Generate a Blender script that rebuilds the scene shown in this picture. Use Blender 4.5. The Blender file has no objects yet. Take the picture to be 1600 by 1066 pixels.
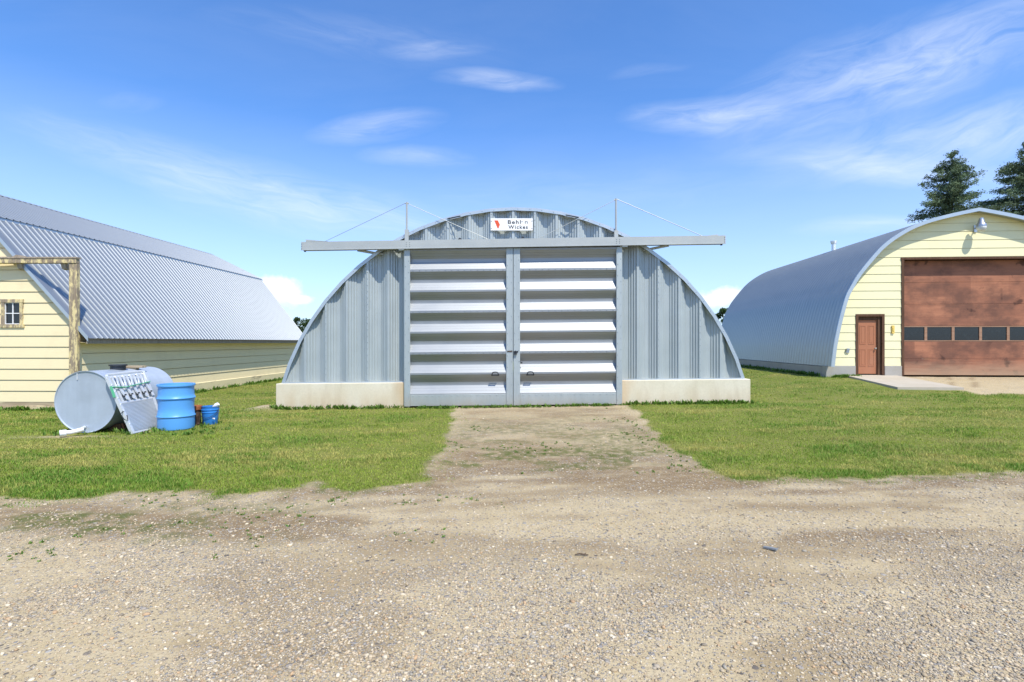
import bpy, math, random
import numpy as np
from mathutils import Vector, Matrix
R = math.radians
random.seed(7); rng = np.random.default_rng(11)
SC = bpy.context.scene; COL = SC.collection
CAMZ, F, CX, HY = 1.7, 800.0, 800.0, 535.0      # survey constants: eye height, focal length, principal point, horizon

# ------------------------------------------------------------------ helpers
def fade(a, b, x):
    t = np.clip((x - a) / (b - a), 0, 1); return t * t * (3 - 2 * t)

def vnoise(x, y, seed=0):
    xi = np.floor(x).astype(np.int64); yi = np.floor(y).astype(np.int64)
    xf = x - xi; yf = y - yi
    u = xf * xf * (3 - 2 * xf); v = yf * yf * (3 - 2 * yf)
    def h(a, b):
        n = (a * 374761393 + b * 668265263 + seed * 974634777) & 0x7fffffff
        n = ((n ^ (n >> 13)) * 1274126177) & 0x7fffffff
        n = n ^ (n >> 16)
        return (n & 0xffff) / 65535.0
    return (h(xi, yi) * (1 - u) + h(xi + 1, yi) * u) * (1 - v) + (h(xi, yi + 1) * (1 - u) + h(xi + 1, yi + 1) * u) * v

def fbm(x, y, seed=0, octv=4):
    s = 0; a = .5; t = 0
    for i in range(octv):
        s = s + a * vnoise(x * 2 ** i, y * 2 ** i, seed + i * 17); t += a; a *= .55
    return s / t

def hgt(x, y):
    x = np.asarray(x, float); y = np.asarray(y, float)
    z = fade(6.5, 13.0, y) * (0.045 + 0.014 * np.clip(x, -9, 7))
    z = z + 0.34 * fade(6.5, 11.5, x) * fade(12.0, 18.0, y)
    z = z + 0.02 * (fbm(x * .6, y * .6, 3, 2) - .5) + 0.02 * (fbm(x * 2.2, y * 2.2, 9, 3) - .5)
    z = z + .10 * np.exp(-(((x + 6.45) / .45) ** 2 + ((y - 13.4) / .5) ** 2)) * 1.0
    return z
def gz(x, y): return float(hgt(np.array([x]), np.array([y]))[0])

class MB:
    def __init__(s): s.v = []; s.f = []
    def add(s, vs, fs):
        n = len(s.v); s.v += [tuple(v) for v in vs]; s.f += [tuple(i + n for i in f) for f in fs]; return s
    def box(s, x0, x1, y0, y1, z0, z1):
        return s.add([(x0,y0,z0),(x1,y0,z0),(x1,y1,z0),(x0,y1,z0),(x0,y0,z1),(x1,y0,z1),(x1,y1,z1),(x0,y1,z1)],
                     [(3,2,1,0),(4,5,6,7),(0,1,5,4),(1,2,6,5),(2,3,7,6),(3,0,4,7)])
    def bbox(s, x0, x1, y0, y1, z0, z1, b=.008):       # box with chamfered vertical & front edges
        p = [(x0+b,y0),(x1-b,y0),(x1,y0+b),(x1,y1-b),(x1-b,y1),(x0+b,y1),(x0,y1-b),(x0,y0+b)]
        q = [(x0+b*1.5,y0+b),(x1-b*1.5,y0+b),(x1-b,y0+b*1.5),(x1-b,y1-b*1.5),(x1-b*1.5,y1-b),(x0+b*1.5,y1-b),(x0+b,y1-b*1.5),(x0+b,y0+b*1.5)]
        vs = [(a,c,z0) for a,c in q]+[(a,c,z0+b) for a,c in p]+[(a,c,z1-b) for a,c in p]+[(a,c,z1) for a,c in q]
        fs = [tuple(range(7,-1,-1)), tuple(range(24,32))]
        for k in range(3):
            for i in range(8):
                j=(i+1)%8; fs.append((k*8+i,k*8+j,k*8+8+j,k*8+8+i))
        return s.add(vs, fs)
    def bar(s, p, q, w, h, up=(0,0,1)):
        p = Vector(p); q = Vector(q); d = (q-p).normalized(); u = Vector(up)
        a = d.cross(u)
        if a.length < 1e-4: a = d.cross(Vector((0,1,0)))
        a.normalize(); b = a.cross(d).normalized()
        vs = []
        for c in (p, q):
            for i, j in ((-1,-1),(1,-1),(1,1),(-1,1)): vs.append(c + a*(i*w/2) + b*(j*h/2))
        return s.add(vs, [(3,2,1,0),(4,5,6,7),(0,1,5,4),(1,2,6,5),(2,3,7,6),(3,0,4,7)])
    def tube(s, pts, r, n=8, cap=True):
        pts = [Vector(p) for p in pts]; rs = r if isinstance(r, (list, tuple)) else [r]*len(pts)
        ref = None; vs = []; m = len(pts)
        for i, p in enumerate(pts):
            d = (pts[min(i+1,m-1)] - pts[max(i-1,0)]).normalized()
            if ref is None:
                ref = d.cross(Vector((0,0,1)))
                if ref.length < 1e-3: ref = d.cross(Vector((0,1,0)))
            a = (ref - d*ref.dot(d)).normalized(); ref = a; b = d.cross(a)
            for k in range(n):
                t = 2*math.pi*k/n; vs.append(p + (a*math.cos(t)+b*math.sin(t))*rs[i])
        fs = []
        for i in range(m-1):
            for k in range(n):
                l = (k+1)%n; fs.append((i*n+k, i*n+l, i*n+n+l, i*n+n+k))
        if cap: fs += [tuple(range(n-1,-1,-1)), tuple(range((m-1)*n, m*n))]
        return s.add(vs, fs)
    def lathe(s, prof, n=32, c=(0,0,0), axis='z', cap=True):
        vs = []
        for r, h in prof:
            for k in range(n):
                t = 2*math.pi*k/n; a, b = r*math.cos(t), r*math.sin(t)
                vs.append((c[0]+a,c[1]+b,c[2]+h) if axis=='z' else (c[0]+a,c[1]+h,c[2]-b))
        fs = []
        for i in range(len(prof)-1):
            for k in range(n):
                l=(k+1)%n; fs.append((i*n+k,i*n+l,i*n+n+l,i*n+n+k))
        if cap: fs += [tuple(range(n-1,-1,-1)), tuple(range((len(prof)-1)*n, len(prof)*n))]
        return s.add(vs, fs)
    def grid(s, rows):                                   # rows of equal length
        n = len(rows[0]); vs = [p for r in rows for p in r]
        return s.add(vs, [(i*n+k, i*n+k+1, i*n+n+k+1, i*n+n+k) for i in range(len(rows)-1) for k in range(n-1)])
    def prism(s, poly, axis, a, b):                      # convex/simple polygon in a plane extruded along axis
        n = len(poly)
        def P(u, w, t): return {'y':(u,t,w),'x':(t,u,w),'z':(u,w,t)}[axis]
        vs = [P(u,w,a) for u,w in poly]+[P(u,w,b) for u,w in poly]
        fs = [tuple(range(n-1,-1,-1)), tuple(range(n,2*n))]+[(i,(i+1)%n,n+(i+1)%n,n+i) for i in range(n)]
        return s.add(vs, fs)
    def bolt(s, x, y, z, r=.013, d=.012, n=6):           # round head on a face looking to -y
        vs = [(x+r*math.cos(2*math.pi*k/n), y, z+r*math.sin(2*math.pi*k/n)) for k in range(n)]
        vs += [(x+.6*r*math.cos(2*math.pi*k/n), y-d, z+.6*r*math.sin(2*math.pi*k/n)) for k in range(n)]
        return s.add(vs, [(k,(k+1)%n,n+(k+1)%n,n+k) for k in range(n)]+[tuple(range(n,2*n))])
    def build(s, name, m, parent=None, smooth=False, fn=None, loc=None, auto=None):
        v = [fn(p) for p in s.v] if fn else s.v
        me = bpy.data.meshes.new(name); me.from_pydata(v, [], s.f); me.update()
        me.materials.append(m)
        import bmesh
        b = bmesh.new(); b.from_mesh(me); bmesh.ops.recalc_face_normals(b, faces=b.faces); b.to_mesh(me); b.free()
        if smooth:
            me.polygons.foreach_set('use_smooth', [True]*len(me.polygons))
            if auto: me.set_sharp_from_angle(angle=R(auto))
        o = bpy.data.objects.new(name, me); COL.objects.link(o)
        if parent: o.parent = parent
        if loc: o.location = loc
        return o

def npmesh(name, V, Fc, m, cols=None, attr='tint', smooth=False, parent=None):
    me = bpy.data.meshes.new(name); V = np.asarray(V, np.float32); Fc = np.asarray(Fc, np.int32); k = Fc.shape[1]
    me.vertices.add(len(V)); me.vertices.foreach_set('co', V.ravel())
    me.loops.add(Fc.size); me.loops.foreach_set('vertex_index', Fc.ravel())
    me.polygons.add(len(Fc)); me.polygons.foreach_set('loop_start', np.arange(0, Fc.size, k, dtype=np.int32))
    me.polygons.foreach_set('loop_total', np.full(len(Fc), k, np.int32))
    if smooth: me.polygons.foreach_set('use_smooth', np.ones(len(Fc), bool))
    me.update(calc_edges=True)
    if cols is not None:
        a = me.color_attributes.new(attr, 'FLOAT_COLOR', 'POINT')
        c = np.ones((len(V), 4), np.float32); c[:, :cols.shape[1]] = cols; a.data.foreach_set('color', c.ravel())
    me.materials.append(m)
    o = bpy.data.objects.new(name, me); COL.objects.link(o)
    if parent: o.parent = parent
    return o

def tag(o, label=None, cat=None, group=None, kind=None):
    if label: o['label'] = label
    if cat: o['category'] = cat
    if group: o['group'] = group
    if kind: o['kind'] = kind
    return o
def empty(name, loc, yaw=0):
    o = bpy.data.objects.new(name, None); o.empty_display_size = .3; COL.objects.link(o)
    o.location = loc; o.rotation_euler = (0, 0, yaw); return o
def PX(px, d): return (px - CX) / F * d
def PZ(py, d): return CAMZ + (HY - py) / F * d
class Frame:                                              # surveying into a building's own axes
    def __init__(s, o, yaw): s.o = Vector(o); s.c = math.cos(yaw); s.s = math.sin(yaw)
    def on(s, px, py, ly=0.0):                            # point of the vertical plane local y = ly seen at (px,py)
        # local axes: ex=(c,-s), ey=(s,c)
        u = (px - CX) / F; ox = s.o.x + s.s*ly; oy = s.o.y + s.c*ly
        k = (u*oy - ox) / (s.c + u*s.s); d = oy - k*s.s
        return k, PZ(py, d) - s.o.z

# ------------------------------------------------------------------ materials
class NT:
    def __init__(s, name, world=False):
        if world: s.t = world.node_tree
        else:
            s.m = bpy.data.materials.new(name); s.m.use_nodes = True; s.t = s.m.node_tree
        s.t.nodes.clear()
    def n(s, ty, **kw):
        nd = s.t.nodes.new(ty)
        for k, v in kw.items():
            if k.startswith('i_'):
                key = k[2:]; key = int(key) if key.isdigit() else key
                s.put(nd.inputs[key], v)
            else: setattr(nd, k, v)
        return nd
    def put(s, sock, v):
        if isinstance(v, bpy.types.NodeSocket): s.t.links.new(v, sock)
        elif isinstance(v, (tuple, list)):
            v = tuple(v)
            if sock.type == 'RGBA' and len(v) == 3: v = v + (1,)
            sock.default_value = v
        else: sock.default_value = v
    def math(s, op, a, b=0.0, c=0.0, clamp=False):
        nd = s.n('ShaderNodeMath', operation=op, use_clamp=clamp); s.put(nd.inputs[0], a); s.put(nd.inputs[1], b); s.put(nd.inputs[2], c); return nd.outputs[0]
    def mix(s, f, a, b, bt='MIX'):
        nd = s.n('ShaderNodeMix', data_type='RGBA', blend_type=bt); s.put(nd.inputs[0], f); s.put(nd.inputs[6], a); s.put(nd.inputs[7], b); return nd.outputs[2]
    def ramp(s, f, stops):
        nd = s.n('ShaderNodeValToRGB'); el = nd.color_ramp.elements
        while len(el) < len(stops): el.new(.5)
        for e, (p, c) in zip(el, stops):
            e.position = p; e.color = (c, c, c, 1) if isinstance(c, (int, float)) else tuple(c) + (1,)
        s.put(nd.inputs[0], f); return nd.outputs[0]
    def noise(s, vec, scale, detail=4, rough=.55, dist=0.0):
        nd = s.n('ShaderNodeTexNoise', i_Scale=scale, i_Detail=detail, i_Roughness=rough, i_Distortion=dist); s.put(nd.inputs['Vector'], vec); return nd.outputs[0]
    def mapv(s, vec, scale=(1,1,1), loc=(0,0,0), rot=(0,0,0)):
        nd = s.n('ShaderNodeMapping'); s.put(nd.inputs[0], vec); nd.inputs[1].default_value = loc; nd.inputs[2].default_value = rot; nd.inputs[3].default_value = scale; return nd.outputs[0]
    def obj(s): return s.n('ShaderNodeTexCoord').outputs['Object']
    def bsdf(s, col, rough=.6, metal=0.0, bump=None, bs=.3, bd=.01, spec=.5):
        b = s.n('ShaderNodeBsdfPrincipled'); s.put(b.inputs['Base Color'], col); s.put(b.inputs['Roughness'], rough); s.put(b.inputs['Metallic'], metal)
        b.inputs['Specular IOR Level'].default_value = spec
        if bump is not None:
            bp = s.n('ShaderNodeBump', i_Strength=bs, i_Distance=bd); s.put(bp.inputs['Height'], bump); s.t.links.new(bp.outputs[0], b.inputs['Normal'])
        o = s.n('ShaderNodeOutputMaterial'); s.t.links.new(b.outputs[0], o.inputs[0]); s.b = b; return s.m

def metal(name, c, rough, met, spangle=.12, streak=.12, axis='z', bs=.08, rv=.25, splash=False):
    t = NT(name); o = t.obj()
    st = t.noise(t.mapv(o, (9, 9, .5) if axis == 'z' else (.5, .5, 9)), 1.0, 5)
    n1 = t.noise(o, 2.2, 5); n2 = t.noise(o, 60, 2)
    f = t.math('ADD', t.math('MULTIPLY', t.math('SUBTRACT', st, .5), streak*4), t.math('MULTIPLY', t.math('SUBTRACT', n1, .5), spangle*4))
    f = t.math('ADD', f, t.math('MULTIPLY', t.math('SUBTRACT', n2, .5), spangle*1.6))
    f = t.math('ADD', f, 1.0)
    col = t.mix(1.0, c, f, 'MULTIPLY')
    if splash:
        sx = t.n('ShaderNodeSeparateXYZ'); t.put(sx.inputs[0], o)
        low = t.math('MULTIPLY', t.ramp(t.math('ADD', sx.outputs[2], t.math('MULTIPLY', t.math('SUBTRACT', n2, .5), .5)), [(.06, .75), (.42, 0)]), t.ramp(n1, [(.3, .3), (.65, 1)]))
        col = t.mix(low, col, (.40,.34,.25))
        fl = t.noise(t.mapv(o, (1.1, 1.1, .35)), 2.2, 6, .7); col = t.mix(t.math('MULTIPLY', t.ramp(fl, [(.55, 0), (.75, 1)]), .28), col, (.52,.55,.55))
        ru = t.noise(t.mapv(o, (14, 14, .9)), 1.0, 5, .7); col = t.mix(t.math('MULTIPLY', t.ramp(ru, [(.66, 0), (.78, 1)]), .35), col, (.25,.20,.15))
    rg = t.math('ADD', t.math('MULTIPLY', t.math('SUBTRACT', n1, .5), rv), rough)
    return t.bsdf(col, rg, met, bump=t.math('ADD', n1, t.math('MULTIPLY', n2, .05)), bs=bs, bd=.02)

def paint(name, c, dirt=(.25,.2,.13), amt=.5, rough=.6, grain=(.7,.7,14), sc=1.0):
    t = NT(name); o = t.obj()
    g = t.noise(t.mapv(o, grain), 1.5*sc, 5); n = t.noise(o, 1.1*sc, 6, .65); sp = t.noise(o, 24, 3, .7)
    col = t.mix(t.math('MULTIPLY', t.math('SUBTRACT', g, .35, clamp=True), .55*amt, clamp=True), c, [q*.72 for q in c])
    m = t.ramp(n, [(.52, 0), (.78, 1)])
    col = t.mix(t.math('MULTIPLY', m, .45*amt), col, dirt)
    m2 = t.ramp(sp, [(.66, 0), (.74, 1)])
    col = t.mix(t.math('MULTIPLY', m2, .35*amt), col, dirt)
    return t.bsdf(col, rough, 0, bump=t.math('ADD', g, t.math('MULTIPLY', sp, .3)), bs=.15, bd=.004, spec=.3)

def plain(name, c, rough=.5, met=0, var=.15, sc=6, bs=.05):
    t = NT(name); o = t.obj(); n = t.noise(o, sc, 5); n2 = t.noise(o, sc*9, 3)
    f = t.math('ADD', t.math('MULTIPLY', t.math('SUBTRACT', n, .5), var*3), 1.0)
    f = t.math('ADD', f, t.math('MULTIPLY', t.math('SUBTRACT', n2, .5), var))
    return t.bsdf(t.mix(1.0, c, f, 'MULTIPLY'), rough, met, bump=t.math('ADD', n, n2), bs=bs, bd=.006)

def wood(name, c, c2, paintc=None, amount=.5, scl=1.0, along='z'):
    t = NT(name); o = t.obj()
    ax = {'z': (22*scl, 22*scl, 1.6), 'y': (22*scl, 1.6, 22*scl), 'x': (1.6, 22*scl, 22*scl)}[along]; ax2 = {'z': (6, 6, 2.2), 'y': (6, .8, 6), 'x': (.8, 6, 6)}[along]
    g = t.noise(t.mapv(o, ax), 1.0, 6, .65); n = t.noise(t.mapv(o, ax2), 1.3, 6, .7)
    col = t.mix(t.ramp(g, [(.3, 0), (.7, 1)]), c, c2)
    if paintc:
        m = t.ramp(n, [(amount-.04, 1), (amount+.05, 0)]); col = t.mix(m, col, paintc)
    return t.bsdf(col, .8, 0, bump=g, bs=.3, bd=.006, spec=.2)

M = {}
M['galv'] = metal('galvanised_steel', (.385,.43,.43), .48, .25, .05, .06, bs=.2, splash=True)
M['galv_door'] = metal('galvanised_door_sheet', (.34,.355,.36), .54, .78, .05, .04, axis='x')
M['galv_beam'] = metal('galvanised_channel', (.41,.43,.41), .5, .25, .07, .03, axis='x')
M['shell'] = metal('shell_steel', (.40,.425,.415), .44, .74, .03, .03, rv=.1)
M['roof'] = metal('ribbed_roof_steel', (.335,.36,.372), .42, .65, .02, .02, bs=.0, rv=0.0)
M['trim'] = metal('flashing_steel', (.46,.52,.56), .42, .5, .04, .02)
M['tank'] = metal('tank_silver_paint', (.43,.49,.56), .42, .25, .09, .05, bs=.12)
M['alu'] = metal('aluminium', (.70,.72,.73), .38, .4, .06, .02)
M['dark_steel'] = plain('dark_steel', (.04,.045,.05), .5, .4)
M['cream'] = paint('cream_siding_paint', (.82,.70,.43), amt=.34)
M['lemon'] = paint('lemon_siding_paint', (.82,.765,.47), amt=.34)
M['weathered'] = wood('peeling_yellow_timber', (.20,.15,.10), (.38,.31,.22), (.70,.57,.29), .475)
M['greywood'] = wood('bare_grey_timber', (.24,.19,.14), (.42,.35,.27))
M['sill_wood'] = wood('weathered_sill_board', (.30,.22,.14), (.48,.39,.26), (.70,.60,.36), .44, along='x')
M['skirt'] = wood('sunbleached_skirt_board', (.40,.33,.21), (.56,.48,.31), (.76,.66,.40), .58, along='y')
M['mullion'] = wood('sunworn_mullion', (.26,.14,.085), (.38,.24,.16), along='x')
M['brown_trim'] = wood('dark_brown_trim', (.07,.035,.02), (.14,.075,.045))
M['blue_plastic'] = plain('blue_plastic', (.10,.34,.72), .38, 0, .05, 4)
M['pail_blue'] = plain('pail_blue_plastic', (.035,.22,.60), .36, 0, .05, 4)
M['white_plastic'] = plain('white_plastic', (.80,.80,.78), .45, 0, .05)
M['rust'] = plain('rusty_iron', (.30,.10,.035), .85, .1, .5, 14, .3)
M['rust_dark'] = plain('sooty_rust', (.075,.045,.03), .85, .1, .5, 14, .3)
M['green_strap'] = plain('green_strap', (.10,.42,.22), .6)
M['sign_white'] = plain('sign_enamel', (.83,.83,.81), .35, 0, .04)
M['ink'] = plain('sign_black', (.012,.012,.014), .5, 0, .05)
M['emblem'] = plain('sign_orange', (.70,.085,.025), .45, 0, .05)
M['stick'] = wood('dead_twig', (.06,.045,.03), (.14,.10,.07))
M['slate'] = plain('slate_grey_scrap', (.22,.235,.24), .6, 0, .2, 20)
M['steel_wire'] = plain('wire', (.33,.36,.40), .5, .6)
M['cast_alu'] = plain('lamp_cast_aluminium', (.50,.51,.52), .35, .8, .08)
M['brass'] = plain('knob_metal', (.5,.48,.42), .3, .9)
M['yellow_box'] = plain('yellow_box', (.70,.50,.12), .6)

def m_glass():
    t = NT('dark_window_glass'); o = t.obj(); n = t.noise(o, 3.0, 4); n2 = t.noise(o, 9, 5)
    col = t.mix(t.ramp(n2, [(.5, 0), (.75, 1)]), (.010,.013,.016), (.022,.028,.03))
    return t.bsdf(col, t.math('MULTIPLY', n2, .3), 0, bump=n, bs=.05, bd=.01, spec=.6)
M['glass'] = m_glass()
def m_clear():
    t = NT('lamp_lens_glass'); n = t.noise(t.obj(), 30, 2)
    return t.bsdf((.62,.64,.62), .18, 0, bump=n, bs=.1, bd=.004, spec=.7)
M['lens'] = m_clear()

def m_concrete(name, base, rust=True):
    t = NT(name); o = t.obj(); sx = t.n('ShaderNodeSeparateXYZ'); t.put(sx.inputs[0], o)
    n = t.noise(o, 1.3, 6, .6); n2 = t.noise(o, 22, 5, .65); vs = t.noise(t.mapv(o, (3.0, 3.0, .5)), 1.3, 5)
    col = t.mix(t.ramp(n, [(.35, 0), (.7, 1)]), base, [c*f for c, f in zip(base, (.86,.84,.78))])
    col = t.mix(t.math('MULTIPLY', t.ramp(n2, [(.3, 0), (.75, 1)]), .4), col, [c*.7 for c in base])
    col = t.mix(t.math('MULTIPLY', t.ramp(vs, [(.55, 0), (.75, 1)]), .35), col, (.42,.35,.24))
    if rust:
        ax = t.math('ABSOLUTE', t.math('SUBTRACT', sx.outputs[0], 0.0))
        k = t.ramp(t.math('SUBTRACT', ax, 2.6), [(.08, 1), (.62, 0)])
        low = t.ramp(sx.outputs[2], [(.0, 1), (.62, .0)])
        low2 = t.math('MULTIPLY', low, .55)
        k = t.math('MULTIPLY', t.math('MAXIMUM', t.math('MULTIPLY', k, .95), low2), t.ramp(vs, [(.22, .15), (.55, 1)]))
        col = t.mix(t.math('MULTIPLY', k, .75), col, (.50,.30,.12))
    return t.bsdf(col, .85, 0, bump=t.math('ADD', n2, n), bs=.25, bd=.008, spec=.2)
M['concrete'] = m_concrete('footing_concrete', (.74,.68,.53))
M['concrete_grey'] = m_concrete('grey_concrete', (.42,.40,.36), False)
M['slab'] = m_concrete('slab_concrete', (.50,.45,.37), False)

def m_plywood():
    t = NT('weathered_brown_plywood'); o = t.obj(); sx = t.n('ShaderNodeSeparateXYZ'); t.put(sx.inputs[0], o)
    g = t.noise(t.mapv(o, (1.2, 1, 16)), 1.0, 6, .65); n = t.noise(t.mapv(o, (1, 1, 1.5)), .8, 6, .65); b = t.noise(o, 1.9, 3, .5, .6)
    br = t.n('ShaderNodeTexBrick', i_Scale=1.0); br.offset = .5
    t.put(br.inputs['Vector'], t.mapv(o, (1, 1, 1), rot=(R(90), 0, 0)))
    br.inputs['Brick Width'].default_value = 1.25; br.inputs['Row Height'].default_value = .7; br.inputs['Mortar Size'].default_value = 0.0
    br.inputs['Color1'].default_value = (0,0,0,1); br.inputs['Color2'].default_value = (1,1,1,1)
    col = t.mix(t.ramp(g, [(.3, 0), (.72, 1)]), (.45,.20,.115), (.33,.143,.086))
    col = t.mix(t.math('MULTIPLY', br.outputs[0], .55), col, (.21,.09,.06))
    col = t.mix(t.math('MULTIPLY', t.ramp(n, [(.44, 0), (.62, 1)]), .8), col, (.135,.07,.052))
    col = t.mix(t.math('MULTIPLY', t.ramp(b, [(.62, 0), (.70, 1)]), .75), col, (.055,.03,.025))
    fade_ = t.ramp(t.math('ADD', sx.outputs[2], t.math('MULTIPLY', t.math('SUBTRACT', g, .5), .5)), [(.10, 1), (.55, 0)])
    col = t.mix(t.math('MULTIPLY', fade_, .75), col, (.42,.29,.19))
    return t.bsdf(col, .8, 0, bump=g, bs=.25, bd=.004, spec=.15)
M['plywood'] = m_plywood()
M['brown_door'] = paint('red_brown_door_paint', (.40,.165,.085), dirt=(.45,.28,.2), amt=.45, grain=(6,6,1))

def m_tint(name, rough=.9, transl=0.0, spec=.2, var=.0):
    t = NT(name); a = t.n('ShaderNodeAttribute', attribute_name='tint')
    m = t.bsdf(a.outputs['Color'], rough, 0, spec=spec)
    if transl:
        tr = t.n('ShaderNodeBsdfTranslucent'); t.put(tr.inputs[0], a.outputs['Color'])
        mx = t.n('ShaderNodeMixShader', i_0=transl); t.t.links.new(t.b.outputs[0], mx.inputs[1]); t.t.links.new(tr.outputs[0], mx.inputs[2])
        out = [q for q in t.t.nodes if q.type == 'OUTPUT_MATERIAL'][0]; t.t.links.new(mx.outputs[0], out.inputs[0])
    return m
M['blade'] = m_tint('grass_blades', .6, .35, .3)
M['stone'] = m_tint('gravel_stone', .75, 0, .3)
M['needle'] = m_tint('spruce_needles', .7, .12, .25)
M['leaf'] = m_tint('tree_leaves', .6, .3, .25)
M['bark'] = wood('bark', (.05,.035,.025), (.13,.10,.08))

def m_ground():
    t = NT('yard_ground'); geo = t.n('ShaderNodeNewGeometry'); p = geo.outputs['Position']
    a = t.n('ShaderNodeAttribute', attribute_name='mask'); sp = t.n('ShaderNodeSeparateColor'); t.put(sp.inputs[0], a.outputs['Color'])
    lawn, damp, weed = sp.outputs[0], sp.outputs[1], sp.outputs[2]; stone = a.outputs['Alpha']
    n0 = t.noise(p, .9, 6, .6); n1 = t.noise(p, 7, 6, .65); n2 = t.noise(p, 55, 4, .7)
    dirt = t.mix(t.ramp(n0, [(.3, 0), (.7, 1)]), (.53,.43,.255), (.44,.345,.19))
    dirt = t.mix(t.math('MULTIPLY', t.ramp(n1, [(.35, 0), (.75, 1)]), .55), dirt, (.57,.48,.33))
    dirt = t.mix(t.math('MULTIPLY', t.ramp(n2, [(.42, 0), (.72, 1)]), .5), dirt, (.20,.15,.095))
    dirt = t.mix(t.math('MULTIPLY', t.math('MULTIPLY', damp, .82), t.ramp(n1, [(.25, .45), (.55, 1)])), dirt, (.185,.122,.062))
    # pebbles at two sizes, each pebble its own colour
    h = n2
    for sc, thr, am in ((34, .40, .85), (75, .45, .8), (15, .30, .5)):
        v = t.n('ShaderNodeTexVoronoi', i_Scale=sc); t.put(v.inputs['Vector'], p)
        sc_ = t.n('ShaderNodeSeparateColor'); t.put(sc_.inputs[0], v.outputs['Color'])
        pc = t.ramp(sc_.outputs[0], [(0, (.13,.115,.10)), (.22, (.40,.33,.24)), (.45, (.29,.27,.25)), (.62, (.52,.44,.33)), (.80, (.28,.275,.26)), (.92, (.62,.55,.44))])
        ins = t.ramp(v.outputs['Distance'], [(thr*.8, 1), (thr, 0)])
        pres = t.math('LESS_THAN', sc_.outputs[1], t.math('MULTIPLY', stone, am))
        k = t.math('MULTIPLY', ins, pres)
        dirt = t.mix(k, dirt, pc); h = t.math('ADD', h, t.math('MULTIPLY', k, t.math('SUBTRACT', 1.0, v.outputs['Distance'])))
    wd = t.math('MULTIPLY', weed, t.ramp(n1, [(.40, 0), (.58, 1)]))
    dirt = t.mix(wd, dirt, (.13,.14,.045))
    gr = t.mix(t.ramp(n0, [(.35, 0), (.68, 1)]), (.20,.25,.045), (.34,.32,.10))
    gr = t.mix(t.ramp(n2, [(.35, 0), (.7, 1)]), gr, (.07,.085,.02))
    gr = t.mix(t.math('MULTIPLY', t.ramp(n1, [(.55, 0), (.75, 1)]), .5), gr, (.24,.19,.10))
    col = t.mix(lawn, dirt, gr)
    m = t.bsdf(col, .95, 0, bump=h, bs=.8, bd=.012, spec=.12)
    return m
M['ground'] = m_ground()

# ------------------------------------------------------------------ camera, sun, sky
cam = bpy.data.objects.new('camera', bpy.data.cameras.new('camera')); COL.objects.link(cam)
cam.location = (0, 0, CAMZ); cam.rotation_euler = (R(90), 0, 0)
cam.data.sensor_width = 36; cam.data.lens = 18; cam.data.shift_y = (HY-533)/1600; cam.data.clip_end = 6000; cam.data.clip_start = .05
SC.camera = cam
LD = Vector((-.27, .47, -.84)).normalized()               # direction the sunlight travels
sun = bpy.data.objects.new('sun', bpy.data.lights.new('sun', 'SUN')); COL.objects.link(sun)
sun.rotation_euler = LD.to_track_quat('-Z', 'Y').to_euler(); sun.location = (8, -10, 30)
sun.data.energy = 5.0; sun.data.angle = R(.55); sun.data.color = (1, .94, .84)

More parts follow.
